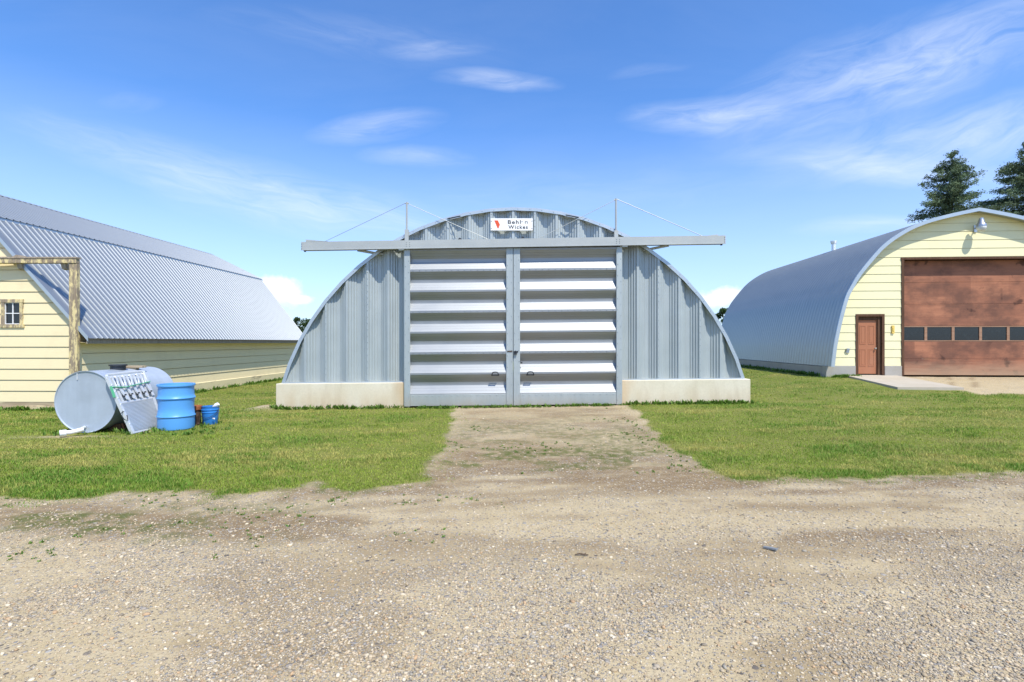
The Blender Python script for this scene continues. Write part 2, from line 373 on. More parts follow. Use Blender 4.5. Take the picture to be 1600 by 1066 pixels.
W = bpy.data.worlds.new('World'); SC.world = W; W.use_nodes = True
def build_world():
    t = NT('', W)
    sky = t.n('ShaderNodeTexSky', sky_type='NISHITA', sun_disc=False, sun_elevation=math.asin(-LD.z), sun_rotation=math.atan2(-LD.x, -LD.y))
    sky.altitude = 400; sky.air_density = 1.0; sky.dust_density = .35; sky.ozone_density = 2.2
    g = t.n('ShaderNodeTexCoord').outputs['Generated']
    s = t.n('ShaderNodeSeparateXYZ'); t.put(s.inputs[0], g)
    yy = t.math('MAXIMUM', t.math('ABSOLUTE', s.outputs[1]), .08)
    u = t.math('DIVIDE', s.outputs[0], yy); v = t.math('DIVIDE', s.outputs[2], yy)
    cv = t.n('ShaderNodeCombineXYZ'); t.put(cv.inputs[0], u); t.put(cv.inputs[1], v)
    uv = cv.outputs[0]
    wv = t.n('ShaderNodeTexNoise', i_Scale=2.4, i_Detail=5); t.put(wv.inputs['Vector'], uv)
    warp = t.n('ShaderNodeVectorMath', operation='MULTIPLY_ADD'); t.put(warp.inputs[0], wv.outputs['Color']); warp.inputs[1].default_value = (.16, .08, 0); t.put(warp.inputs[2], uv)
    streak = {}
    for nm, tl, k, sd in (('a', 4, 5.5, 1.0), ('b', -13, 6.5, 5.0), ('c', 20, 5.0, 9.0)):
        nn = t.noise(t.mapv(t.mapv(warp.outputs[0], rot=(0, 0, R(-tl))), scale=(3.4, 3.4*k, 1), loc=(sd, sd*1.7, 0)), 1.7, 7, .62, .7)
        streak[nm] = t.ramp(nn, [(.27, .05), (.80, 1)])
    total = None
    # wisps: centre (px,py), half length, half height, tilt, strength, streak set
    for (px, py, L, H, tilt, st, k) in [
        (775,128,115,22,-3,.72,'a'), (585,204,115,30,8,.68,'a'), (650,250,95,20,0,.50,'a'), (680,78,95,18,2,.42,'a'), (205,160,60,18,0,.2,'a'),
        (1110,185,150,34,2,.70,'a'), (1330,130,300,95,19,.62,'c'), (1500,215,330,62,12,.66,'c'), (1380,262,250,34,-4,.60,'a'), (1560,60,260,80,20,.55,'c'),
        (330,270,400,48,-14,.50,'b'), (500,330,320,52,-10,.40,'b'), (560,60,300,50,-6,.2,'b'), (1360,356,140,18,2,.45,'a'), (900,300,420,60,3,.16,'a'), (1010,110,70,14,10,.2,'c')]:
        sub = t.n('ShaderNodeVectorMath', operation='SUBTRACT'); t.put(sub.inputs[0], warp.outputs[0]); sub.inputs[1].default_value = ((px-800)/F + .08, (HY-py)/F + .04, 0)
        sc = t.mapv(t.mapv(sub.outputs[0], rot=(0, 0, R(-tilt))), scale=(F/L, F/H, 0))
        ln = t.n('ShaderNodeVectorMath', operation='LENGTH'); t.put(ln.inputs[0], sc)
        m = t.math('MULTIPLY', t.ramp(ln.outputs['Value'], [(0, 1), (.45, .62), (1, 0)]), t.math('MULTIPLY', streak[k], st*.74))
        total = m if total is None else t.math('ADD', total, m)
    cu = None
    for (px, py, L, H) in [(440,455,62,30), (415,470,60,24), (480,468,34,10), (1128,462,55,17), (1105,470,60,16)]:
        sub = t.n('ShaderNodeVectorMath', operation='SUBTRACT'); t.put(sub.inputs[0], warp.outputs[0]); sub.inputs[1].default_value = ((px-800)/F + .08, (HY-py)/F + .04, 0)
        sc = t.mapv(sub.outputs[0], scale=(F/L, F/H, 0)); ln = t.n('ShaderNodeVectorMath', operation='LENGTH'); t.put(ln.inputs[0], sc)
        nn = t.noise(uv, 22, 6, .6)
        d = t.math('ADD', ln.outputs['Value'], t.math('MULTIPLY', t.math('SUBTRACT', nn, .5), 1.6))
        m = t.ramp(d, [(.55, .85), (1.0, 0)]); cu = m if cu is None else t.math('MAXIMUM', cu, m)
    total = t.math('MINIMUM', total, .85)
    total = t.math('MAXIMUM', total, cu)
    veil = t.math('MULTIPLY', t.ramp(t.noise(t.mapv(uv, (1.0, 4.0, 1), rot=(0, 0, R(12))), 1.2, 6, .6, .4), [(.45, 0), (.85, 1)]), .05)
    total = t.math('MAXIMUM', total, veil)
    base = t.mix(1.0, sky.outputs[0], (.72, 1.09, 1.52), 'MULTIPLY')
    base = t.mix(t.ramp(s.outputs[2], [(.0, .66), (.14, .40), (.38, 0)]), base, (5.1, 5.6, 6.8))
    col = t.mix(total, base, (7.0, 7.3, 7.8))
    bg = t.n('ShaderNodeBackground', i_Strength=.148); t.put(bg.inputs[0], col)
    o = t.n('ShaderNodeOutputWorld'); t.t.links.new(bg.outputs[0], o.inputs[0])
build_world()
SC.view_settings.view_transform = 'Standard'; SC.view_settings.look = 'None'; SC.view_settings.gamma = 1.0; SC.view_settings.exposure = 0.17
SC.cycles.max_bounces = 5; SC.cycles.diffuse_bounces = 3; SC.cycles.glossy_bounces = 3; SC.cycles.transparent_max_bounces = 6

# ------------------------------------------------------------------ ground, lawn, gravel
def lawn_mask(x, y):
    wob = (fbm(x*1.6, y*1.6, 31, 4) - .5); wob2 = (fbm(x*5, y*5, 37, 3) - .5)
    yb = np.interp(x, [-30,-8,-5.55,-3.6,-2.2,-1.15], [5.0,5.35,5.55,5.75,5.92,6.1]) + wob*.75 + wob2*.3
    xr = np.interp(y, [6,8.2,12.8,14], [-1.05,-1.12,-1.42,-1.5]) + wob*.30 + wob2*.2
    L = np.minimum(fade(-.08,.10, y - yb), fade(-.06,.10, xr - x))
    yb2 = np.interp(x, [2.6,4,5.3,6.7,10,30], [6.35,6.4,6.58,6.72,7.1,8]) + wob*.40 + wob2*.22
    xl = np.interp(y, [6,6.5,7,8.2,10.5,13.3], [2.9,2.7,2.58,2.55,2.75,2.98]) + wob*.35 + wob2*.22
    Rr = np.minimum(fade(-.08,.10, y - yb2), fade(-.06,.10, x - xl))
    drv = np.minimum(fade(-.2,.25, y - (14.15 + wob*.8)), fade(-.2,.2, x - 13.0)) * fade(40, 30, y)
    Rr = Rr * (1 - drv)
    Bk = fade(13.2, 13.6, y) * (1 - drv)
    m = np.maximum(np.maximum(L, Rr), Bk)
    bare = np.exp(-(((x+6.4)/.45)**2 + ((y-13.35)/.35)**2)) + .9*np.exp(-(((x+7.15)/.35)**2 + ((y-9.85)/.12)**2)) + .8*np.exp(-(((x+8.1)/.9)**2 + ((y-9.35)/.12)**2))
    return np.clip(m - np.clip(bare*1.1, 0, 1)*fade(.3,.6,fbm(x*6,y*6,5,3)+.25), 0, 1)

def build_ground():
    def axis(lo, hi, st, far_lo, far_hi):
        a = list(np.arange(lo, hi + st/2, st)); s = st; p = a[-1]
        while p < far_hi: s *= 1.25; p += s; a.append(p)
        s = st; p = a[0]; b = []
        while p > far_lo: s *= 1.25; p -= s; b.append(p)
        return np.array(b[::-1] + a)
    xs = axis(-15, 16, .07, -2500, 2500); ys = axis(1.6, 19, .07, -400, 4500)
    X, Y = np.meshgrid(xs, ys); x = X.ravel(); y = Y.ravel()
    z = hgt(x, y); lm = lawn_mask(x, y)
    far = fade(60, 400, np.abs(x) + np.abs(y)); z = z*(1-far)
    # tracks & damp soil: sweeping bands along the drive turning in to the yard
    curve = y - .012*(x+1)**2
    band = fbm(x*.28 + 40, curve*1.7, 51, 4); patch = fbm(x*.9, y*1.1, 57, 4); fine = fbm(x*3.2, y*5.0, 59, 3)
    zone = fade(3.6, 4.6, y)*fade(9.8, 7.5, y)
    damp = fade(.47,.60, band*.55 + patch*.30 + fine*.15)*zone
    left = fade(-1.0,-4.2, x)*fade(3.9,4.5,y)*fade(5.7,5.2,y)
    damp = np.maximum(damp, left*fade(.38,.58,fine*.5+band*.5)*.95)
    pre = fade(6.4,7.1,y)*fade(9.2,7.8,y)*fade(2.8,2.0,x)*fade(-1.3,-.8,x)
    damp = np.maximum(damp, pre*fade(.28,.56,patch*.6+fine*.4))
    damp = np.maximum(damp, fade(6.6,7.4,y)*fade(13.6,12.8,y)*fade(3.0,2.4,x)*fade(-1.5,-.9,x)*(.25+.55*fade(.40,.66,fbm(x*1.1, y*2.0, 75, 4))))
    damp = np.maximum(damp, fade(.57,.68, fbm(x*.7+9, y*1.3, 71, 4))*fade(4.6,3.6,y)*.55)
    for (y0, x0, k, wd, am) in ((4.35,-6.,.030,.13,.75),(4.75,-6.,.027,.13,.7),(5.75,1.5,-.012,.14,.7),(5.25,4.5,.020,.16,.8),(4.15,3.0,.016,.15,.7),(3.75,2.5,.020,.12,.5),(4.9,-3.,.010,.10,.6)):
        dd = y - (y0 + k*(x-x0)**2 + .25*(fbm(x*.5+y0, y*.2, 77, 3)-.5))
        damp = np.maximum(damp, am*np.exp(-(dd/wd)**2)*fade(.40,.58,fbm(x*.8+3*y0, y*1.5, 79, 4)*.7+fine*.3))
    weed = np.maximum(left*fade(.45,.62,fbm(x*2.0,y*3.4,61,3)), np.maximum(pre, .6*fade(6.6,7.4,y)*fade(13,9,y)*fade(2.8,2.,x)*fade(-1.5,-.8,x))*fade(.40,.58,fbm(x*1.3,y*2.4,63,3)))
    weed = np.maximum(weed, fade(.05,.4,lawn_mask(x, y+.18))*.7*fade(.4,.6,fine))
    stone = np.clip(.30 + .9*fade(5.2,3.2,y)*fade(.3,.6,fbm(x*.8,y*.8,67,3)) + .25*fade(.45,.65,fbm(x*.5,y*1.2,69,3)), 0, 1)
    n = len(xs); m = len(ys)
    idx = np.arange(n*m).reshape(m, n)
    Fc = np.stack([idx[:-1,:-1], idx[:-1,1:], idx[1:,1:], idx[1:,:-1]], -1).reshape(-1, 4)
    o = npmesh('ground', np.stack([x, y, z], 1), Fc, M['ground'], np.stack([lm, damp, weed, stone], 1).astype(np.float32), 'mask', True)
    tag(o, kind='structure')
build_ground()

def inside_buildings(x, y):
    a = (np.abs(x-.03) < 6.1) & (y > 13.2)
    b = (x < -11.95) & (y > 13.55)
    c = (x > 11.2) & (y > 17.9)
    return a | b | c

def build_grass():
    N = 780000
    r = rng.random(N); y = 5.2*(30/5.2)**(r**1.15); x = (rng.random(N)*2-1)*1.5*y
    lm = lawn_mask(x, y)
    wide = np.max([lawn_mask(x+.3, y), lawn_mask(x-.3, y), lawn_mask(x, y+.28)], axis=0)*fade(.42,.58,fbm(x*3, y*3, 97, 3))
    keep = (rng.random(N) < np.maximum(lm**.8, .30*wide)) & ~inside_buildings(x, y)
    slab = (x > 11.2) & (x < 13.35) & (y > 14.7) & (y < 18)
    keep &= ~slab
    # thin, sparse weeds on the bare drive
    x, y = x[keep], y[keep]; n = len(x)
    z = hgt(x, y)
    pt = fbm(x*.55, y*.8, 81, 4); pf = fbm(x*2.6, y*3.2, 83, 3); ed = lawn_mask(x + .0, y - .45)
    edge = 1 - ed
    lush = np.clip(fade(.38,.62, pt*.6+pf*.4) + .55*edge*(x > 2) + .25*edge, 0, 1)
    dry = fade(.50,.64, fbm(x*.35+5, y*1.5, 87, 4)*.6 + pf*.4)
    trk = np.exp(-((y - (8.9 - .10*(x-5)))/.22)**2)*fade(3.5,6.5,x) + .8*np.exp(-((y - (8.0 - .04*(x-5)))/.25)**2)*fade(4.5,7.5,x)
    dry = np.clip(dry*.8 + trk*.9*fade(.3,.6,pf), 0, 1)
    h = (.016 + .032*rng.random(n)**1.5)*(.65 + .6*lush + .8*fade(.62,.75,pf))*(1-.35*dry); h *= np.clip(lm[keep]*1.2, .45, 1)
    w = (.0032 + .00065*y)*(.7+.6*rng.random(n))
    a = rng.random(n)*2*math.pi; tl = .25 + .75*rng.random(n); b = a + rng.normal(0, .6, n) + 1.57
    dx, dy = np.cos(a)*h*tl, np.sin(a)*h*tl; wx, wy = np.cos(b)*w/2, np.sin(b)*w/2
    P = np.stack([x, y, z - .004], 1)
    up = np.stack([dx*.35, dy*.35, h*.62], 1); tip = np.stack([dx, dy, h], 1); wv = np.stack([wx, wy, 0*wx], 1)
    V = np.stack([P-wv, P+wv, P+up+wv*.75, P+up-wv*.75, P+tip], 1).reshape(-1, 3)
    i = np.arange(n)*5
    Fc = np.concatenate([np.stack([i, i+1, i+2], 1), np.stack([i, i+2, i+3], 1), np.stack([i+3, i+2, i+4], 1)])
    g = np.array([.285,.365,.042]); g2 = np.array([.140,.275,.028]); yl = np.array([.60,.50,.15]); br = np.array([.30,.215,.10])
    k = rng.random(n)[:, None]
    c = (g*(1-lush[:,None]) + g2*lush[:,None])*(.75+.55*k)
    q = np.clip(dry*.75 + .35*(rng.random(n) < .25), 0, 1)[:, None]
    c = c*(1-q) + (yl*(1-.4*trk[:,None].clip(0,1)) + br*.4*trk[:,None].clip(0,1))*q*(.8+.4*k)
    c = np.repeat(c, 5, 0)
    tag(npmesh('grass', V, Fc, M['blade'], c.astype(np.float32)), 'short mown green and yellowed grass around the buildings', 'grass', kind='stuff')
build_grass()

def build_weeds():
    V = []; Fc = []; C = []
    spots = []
    for _ in range(150): spots.append((rng.uniform(-2.5, 2.6), 13.02 + rng.normal(0,.03), rng.uniform(.03,.10)))
    for _ in range(1100):
        x = rng.uniform(-1.1, 2.5); y = rng.uniform(6.6, 12.6)
        if vnoise(np.array([x*1.6]), np.array([y*1.1]), 91)[0] > .55 + .03*max(0, y-8.5): spots.append((x, y, rng.uniform(.008,.032)))
    for _ in range(500):
        x = rng.uniform(-5.8, 0); y = rng.uniform(3.9, 5.7)
        if vnoise(np.array([x*1.3]), np.array([y*2.2]), 93)[0] > .62: spots.append((x, y, rng.uniform(.008,.028)))
    for _ in range(90): spots.append((rng.uniform(-8.9,-5.6), rng.choice([9.62, 10.0, 10.4, 10.9])+rng.normal(0,.10), rng.uniform(.03,.10)))
    for _ in range(260): spots.append((rng.choice([-1,1])*rng.uniform(2.75,6.2)+.03, 13.13+rng.normal(0,.03), rng.uniform(.03,.13)))
    for _ in range(160): spots.append((rng.uniform(-17,-11.5), 13.30+rng.normal(0,.05), rng.uniform(.04,.14)))
    for _ in range(200):
        q = rng.random(); spots.append((-11.25+.36*q, 13.5+12*q, rng.uniform(.04,.16)))
    for _ in range(120): spots.append((rng.uniform(11.2, 12.0), 17.75+rng.normal(0,.05), rng.uniform(.04,.12)))
    for _ in range(160):
        q = rng.random(); spots.append((10.93+.72*q, 17.9+11*q, rng.uniform(.05,.18)))
    for (x, y, hh) in spots:
        z = gz(x, y)
        for _ in range(9):
            a = rng.uniform(0, 6.28); t = rng.uniform(.3, 1.1); h = hh*rng.uniform(.6, 1.2); w = hh*.16 + .002
            bx, by = x + rng.normal(0, hh*.4), y + rng.normal(0, hh*.4); n = len(V)
            d = np.array([math.cos(a)*t*h, math.sin(a)*t*h, h]); s = np.array([-math.sin(a)*w, math.cos(a)*w, 0]); p = np.array([bx, by, z-.004])
            V += [p, p+d*.55+s, p+d*.55-s, p+d]; Fc += [(n, n+1, n+2), (n+2, n+1, n+3)]
            c = np.array([.11,.20,.03])*rng.uniform(.7,1.6); C += [c]*4
    tag(npmesh('weeds', np.array(V), np.array(Fc), M['blade'], np.array(C, np.float32)), 'small green weeds sprouting on the dirt and along walls', 'weeds', kind='stuff')
build_weeds()

def build_gravel():
    ph = (1+5**.5)/2
    ico = np.array([(-1,ph,0),(1,ph,0),(-1,-ph,0),(1,-ph,0),(0,-1,ph),(0,1,ph),(0,-1,-ph),(0,1,-ph),(ph,0,-1),(ph,0,1),(-ph,0,-1),(-ph,0,1)])/1.9
    fc = np.array([(0,11,5),(0,5,1),(0,1,7),(0,7,10),(0,10,11),(1,5,9),(5,11,4),(11,10,2),(10,7,6),(7,1,8),(3,9,4),(3,4,2),(3,2,6),(3,6,8),(3,8,9),(4,9,5),(2,4,11),(6,2,10),(8,6,7),(9,8,1)])
    N = 150000
    y = 2.0*(13.2/2.0)**(rng.random(N)**1.25); x = (rng.random(N)*2-1)*1.2*y
    lm = lawn_mask(x, y)
    den = .30 + 1.0*fade(5.4,3.4,y)*fade(.30,.58,fbm(x*.8,y*.8,67,3)) + .35*fade(.48,.66,fbm(x*.5,y*1.2,69,3))
    den *= np.where(y > 6.2, .55, 1)
    keep = (lm < .25) & (rng.random(N) < den*.95)
    x, y = x[keep], y[keep]; n = len(x)
    r = np.clip(np.exp(rng.normal(math.log(.0048), .42, n)), .0025, .015)*(1+.03*y)
    ax = np.stack([r*rng.uniform(.8,1.5,n), r*rng.uniform(.7,1.1,n), r*rng.uniform(.42,.8,n)], 1)
    a = rng.random(n)*6.283
    B = ico[None]*(1 + rng.normal(0, .17, (n, 12, 1)))*ax[:, None, :]
    ca, sa = np.cos(a)[:, None], np.sin(a)[:, None]
    Vx = B[..., 0]*ca - B[..., 1]*sa + x[:, None]; Vy = B[..., 0]*sa + B[..., 1]*ca + y[:, None]
    Vz = B[..., 2] + (hgt(x, y) + ax[:, 2]*.32)[:, None]
    V = np.stack([Vx, Vy, Vz], -1).reshape(-1, 3)
    Fc = (fc[None] + (np.arange(n)*12)[:, None, None]).reshape(-1, 3)
    pal = np.array([(.42,.35,.26),(.36,.29,.20),(.48,.41,.31),(.30,.275,.235),(.255,.25,.235),(.56,.50,.40),(.64,.59,.49),(.17,.15,.13),(.40,.27,.16),(.34,.31,.27)])
    pr = np.array([.2,.15,.15,.11,.09,.09,.04,.06,.05,.06]); c = pal[rng.choice(10, n, p=pr/pr.sum())]*rng.uniform(.85,1.25,(n,1))*np.array([[1.06,1.0,.87]])
    c = c*.75 + .25*np.array([.42,.345,.235])
    tag(npmesh('gravel', V, Fc, M['stone'], np.repeat(c, 12, 0).astype(np.float32)), 'loose mixed gravel stones scattered over the dirt yard', 'gravel', kind='stuff')
build_gravel()

# ------------------------------------------------------------------ main quonset barn
MO = Vector((.03, 13.33, 0.0))
PROF = [(0,0),(.055,0),(.095,.044),(.165,.052),(.20,.090),(.27,.098),(.305,.136),(.37,.144),(.405,.170),(.5,.172)]
PROF = PROF + [(1-t, d) for t, d in PROF[-2::-1]][:-1]
DPROF = [(0,0),(.045,0),(.06,.006),(.17,.032),(.178,.043),(.29,.069),(.298,.081),(.42,.108),(.5,.110)]
DPROF = DPROF + [(1-t, d) for t, d in DPROF[-2::-1]][:-1]
def corr(a, b, pitch, phase, PROF=PROF):                              # sample points of the deep fluted sheet between a and b
    out = []; k = math.floor((a-phase)/pitch) - 1
    while True:
        for t, d in PROF:
            p = phase + (k+t)*pitch
            if a < p < b: out.append((p, d))
        k += 1
        if phase + k*pitch > b: break
    def at(p):
        t = ((p-phase)/pitch) % 1.0; q = PROF + [(1.0, 0)]
        for (t0, d0), (t1, d1) in zip(q, q[1:]):
            if t0 <= t <= t1: return d0 + (d1-d0)*(t-t0)/max(t1-t0, 1e-9)
        return 0
    return [(a, at(a))] + out + [(b, at(b))]
RA, ZC = 6.28, -1.064
def arch(x): return ZC + math.sqrt(max(RA*RA - x*x, 0))
tilt = lambda p: (p[0], p[1], p[2] + .010*p[0])
def build_main():
    root = empty('quonset_barn', MO)
    tag(root, 'grey corrugated steel arched barn with two closed silver sliding doors', 'barn')
    B = lambda mb, name, m, par=root, **k: mb.build(name, m, par, fn=tilt, **k)
    FT = .69
    # footing
    for s in (-1, 1):
        m = MB(); x0, x1 = sorted((s*2.78, s*6.12)); m.bbox(x0, x1, -.13, .26, -.35, FT, .012)
        B(m, 'footing', M['concrete'])
    for s in (-1, 1):
        m = MB(); x0, x1 = sorted((s*5.72, s*6.11)); m.box(x0, x1, .262, 14.2, -.35, FT-.003); B(m, 'side_footing', M['concrete'])
    # shell: corrugated round the arch
    m = MB(); A0 = math.acos(6.03/RA) - .01; na = 44; rows = []
    for (y, d) in corr(.05, 14.0, .55, .05):
        rows.append([((RA-.01-d*.9)*math.cos(math.pi-A0-(math.pi-2*A0)*i/na), y, ZC+(RA-.01-d*.9)*math.sin(math.pi-A0-(math.pi-2*A0)*i/na)) for i in range(na+1)])
    m.grid(rows); B(m, 'roof_shell', M['galv'])
    # arch edge angle, made of short straight pieces bolted together
    m = MB(); na = 26
    def ring(r, i): a = math.pi-A0-(math.pi-2*A0)*i/na; return r*math.cos(a), ZC+r*math.sin(a)
    def strip(r0, r1, y0, y1):
        for i in range(na):
            (a, b), (c, d) = ring(r0, i), ring(r0, i+1); (e, f), (g, h) = ring(r1, i), ring(r1, i+1)
            m.add([(a,y0,b),(c,y0,d),(g,y0,h),(e,y0,f),(a,y1,b),(c,y1,d),(g,y1,h),(e,y1,f)],
                  [(0,1,2,3),(7,6,5,4),(0,4,5,1),(3,2,6,7)] + ([(0,3,7,4)] if i == 0 else []) + ([(1,5,6,2)] if i == na-1 else []))
    strip(RA-.085, RA-.012, -.02, -.008); strip(RA-.012, RA, -.02, .24)
    for i in range(na*2):
        a, b = ring(RA-.045, i/2+.2); m.bolt(a, -.02, b, .013, .010)
    B(m, 'arch_edge', M['trim'])
    # gable sheets
    def sheet(x0, x1, zb, pitch, phase, seams):
        m = MB(); top = []; bot = []
        for (x, d) in corr(x0, x1, pitch, phase):
            bot.append((x, d, zb)); top.append((x, d, max(arch(x)-.03, zb+.01)))
        m.grid([bot, top])
        for sx in seams:
            z = zb + .06; 
            m.box(sx-.028, sx+.028, -.004, -.0015, zb, arch(sx)-.08)
            while z < arch(sx) - .12: m.bolt(sx, -.004, z, .013, .012); z += .165
        return m
    m = sheet(-5.99, -2.74, FT+.006, .5414, -3.79, (-3.79, -4.873)); B(m, 'wall_sheet', M['galv'])
    m = sheet(2.74, 5.99, FT+.006, .5414, 3.79, (3.79, 4.873)); B(m, 'wall_sheet', M['galv'])
    m = sheet(-2.72, 2.72, 3.95, .567, 0, ())
    for sx in (-.567, .567):
        m.box(sx-.03, sx+.03, -.004, -.0015, 4.0, arch(sx)-.07)
        for k in range(5): m.bolt(sx, -.004, 4.4+.16*k)
    B(m, 'upper_wall_sheet', M['galv'])
    for s in (-1, 1):
        m = MB(); x0, x1 = sorted((s*2.74, s*5.97)); m.box(x0, x1, -.045, -.012, FT+.001, FT+.03); B(m, 'sill_angle', M['trim'])
    # back wall, flat sheet with shallow flutes
    m = MB(); bot = []; top = []
    for (x, d) in corr(-5.98, 5.98, .5414, 0): bot.append((x, 13.9-d*.5, FT)); top.append((x, 13.9-d*.5, arch(x)-.06))
    m.grid([bot, top]); B(m, 'back_wall', M['galv'])
    # lintel behind the track and dark slots beside it
    m = MB(); m.box(-2.74, 2.74, .20, .26, 3.80, 4.30); B(m, 'lintel', M['galv'])
    # door jambs
    for s in (-1, 1):
        m = MB(); x0, x1 = sorted((s*2.66, s*2.78)); m.box(x0, x1, -.10, .25, -.05, 4.12); B(m, 'door_jamb', M['galv'])
    # doors
    Yf = -.19
    for s in (-1, 1):
        X0, X1 = (-2.80, -.006) if s < 0 else (.006, 2.80)
        m = MB()
        o0, o1 = (X0, X0+.15) if s < 0 else (X1-.15, X1)
        c0, c1 = (X1-.172, X1) if s < 0 else (X0, X0+.172)
        for a, b in ((o0, o1), (c0, c1)):
            m.bbox(a, b, Yf, Yf+.06, .075, 4.125, .006)
            m.box(a+.004 if a == o0 and s<0 else a+.05, b-.05 if not (a==o0 and s<0) else b-.05, Yf+.06, Yf+.22, .08, 4.12)
            for k in range(14):
                m.bolt(a+.035, Yf, .2+k*.29, .011); m.bolt(b-.035, Yf, .34+k*.29, .011)
        i0, i1 = (o1, c0) if s < 0 else (c1, o0)
        m.bbox(i0+.001, i1-.001, Yf+.012, Yf+.06, .085, .375, .005)
        for k in range(15): m.bolt(i0+.08+k*(i1-i0-.16)/14, Yf+.012, .345, .012)
        fr = B(m, 'sliding_door', M['galv'])
        m = MB(); ra = []; rb = []
        for (z, d) in corr(.376, 4.14, .532, .376, DPROF):
            ra.append((i0-.03, Yf+.022+d, z)); rb.append((i1+.03, Yf+.022+d, z))
        m.grid([ra, rb])
        for k in (2, 4, 6):
            z = .376 + (k-.0)*.532 - (0 if True else 0)
            m.box(i0, i1, Yf+.016, Yf+.0205, z-.03, z+.03)
            for j in range(15): m.bolt(i0+.08+j*(i1-i0-.16)/14, Yf+.016, z, .012)
        B(m, 'door_sheet', M['galv_door'], fr)
        # lifting handle: a bent rod on the second ridge from the bottom
        hx = -.46 if s < 0 else .44; hz = .376 + .532 + .0
        m = MB(); pts = [(hx-.075, Yf+.01, hz-.05), (hx-.082, Yf-.05, hz-.02), (hx-.06, Yf-.075, hz+.03), (hx, Yf-.08, hz+.04), (hx+.06, Yf-.075, hz+.03), (hx+.082, Yf-.05, hz-.02), (hx+.075, Yf+.01, hz-.05)]
        m.tube(pts, .0125, 8); m.box(hx-.10, hx+.10, Yf+.004, Yf+.014, hz-.065, hz-.04); B(m, 'handle', M['dark_steel'], fr, smooth=True, auto=40)
        m = MB()
        if s < 0:
            m.box(-.15, -.02, Yf-.012, Yf-.001, 1.455, 1.485); m.bolt(-.13, Yf-.012, 1.47, .01)
            B(m, 'hasp', M['rust_dark'], fr)
        else:
            m.box(.015, .13, Yf-.014, Yf-.001, 1.44, 1.475); m.box(.02, .095, Yf-.055, Yf-.016, 1.385, 1.435)
            m.tube([(.035,Yf-.03,1.43),(.035,Yf-.03,1.465),(.058,Yf-.03,1.48),(.08,Yf-.03,1.465),(.08,Yf-.03,1.43)], .007, 6)
            B(m, 'padlock', M['dark_steel'], fr)
            m = MB(); m.box(.19, .235, Yf+.0, Yf+.02, 1.155, 1.19); m.bar((.19,Yf+.01,1.185),(.165,Yf+.01,1.21),.02,.012); B(m, 'catch', M['dark_steel'], fr)
    # track beam
    bt = lambda p: (p[0], p[1], p[2] + .0155*p[0])
    m = MB(); z0, z1 = 4.145, 4.345; xl, xr = -5.41, 5.42
    m.box(xl, xr, -.27, -.262, z0, z1)                     # face
    m.box(xl, xr, -.262, -.03, z1-.008, z1-.001)           # top
    m.box(xl, xr, -.285, -.262, z0-.018, z0-.001)          # bottom lip
    m.box(xl, xr, -.06, -.052, z0, z1-.009)                # back web
    for x in (xl+.002, xr-.012):
        m.box(x, x+.01, -.261, -.061, z0+.002, z1-.01)
    for x in (-2.72, 2.72, -2.64, 2.64):
        for z in (z0+.05, z0+.10, z0+.15): m.bolt(x, -.27, z, .012)
    for x in (xl+.02, xr-.02):
        for z in (z0+.04, z0+.1, z0+.16): m.bolt(x, -.27, z, .012, .02)
    m.build('track_beam', M['galv_beam'], root, fn=bt)
    for s in (-1, 1):                                      # gusset plates on the beam ends, braces under them, end bolts
        m = MB(); xa, xb = (s*5.29, s*4.72)
        if s < 0: m.prism([(xa, z1), (xb, z1), (xa, z1+.06)], 'y', -.273, -.2655)
        else: m.prism([(xa, z1), (xa, z1+.065), (xb, z1)], 'y', -.10, -.09)
        m.build('gusset', M['galv_beam'], root, fn=bt)
        m = MB(); m.bar((s*4.0, -.16, z0-.015), (s*3.40, .16, z0-.085), .10, .05); m.build('beam_brace', M['galv_beam'], root, fn=bt)
        m = MB(); m.tube([(s*5.33, -.22, z0-.045), (s*5.33, -.22, z0-.002)], .028, 8); m.build('end_stop', M['dark_steel'], root, fn=bt)
        m = MB(); m.box(s*2.86-.07, s*2.86+.07, -.25, -.14, z0-.04, z0-.002); m.build('track_bracket', M['alu'], root, fn=bt)
        # mast and its stays
        mx = -2.755 if s < 0 else 2.665; mz = 5.36 if s < 0 else 5.40
        m = MB(); m.tube([(mx, -.06, 4.30), (mx, -.06, mz)], .026, 8); m.box(mx-.05, mx+.05, -.10, -.02, z1, z1+.30 if s < 0 else z1+.22)
        m.tube([(mx-.05, -.06, mz-.03), (mx+.05, -.06, mz-.03)], .014, 6); B(m, 'mast', M['galv_beam'])
        m = MB(); m.tube([(mx, -.06, mz-.01), (s*4.86, -.2, z1 + .0155*s*4.86 - .01*s*4.86)], .006 if s < 0 else .009, 6); B(m, 'stay_wire', M['steel_wire'])
        m = MB(); m.tube([(mx, -.06, mz-.03), (s*.60, -.10, z1+.0)], .007, 6); B(m, 'stay_rod', M['galv_beam'])
        m = MB(); m.bar((s*1.70, -.02, 4.93), (s*1.36, -.16, 4.96), .035, .02); B(m, 'clip', M['dark_steel'])
    for bx, bz in ((.25, .05), (-1.38, .03)):
        m = MB(); m.tube([(bx, 0, z1+bz), (bx, -.09, z1+bz)], .042, 10); B(m, 'track_bolt', M['dark_steel'])
    return root
build_main()

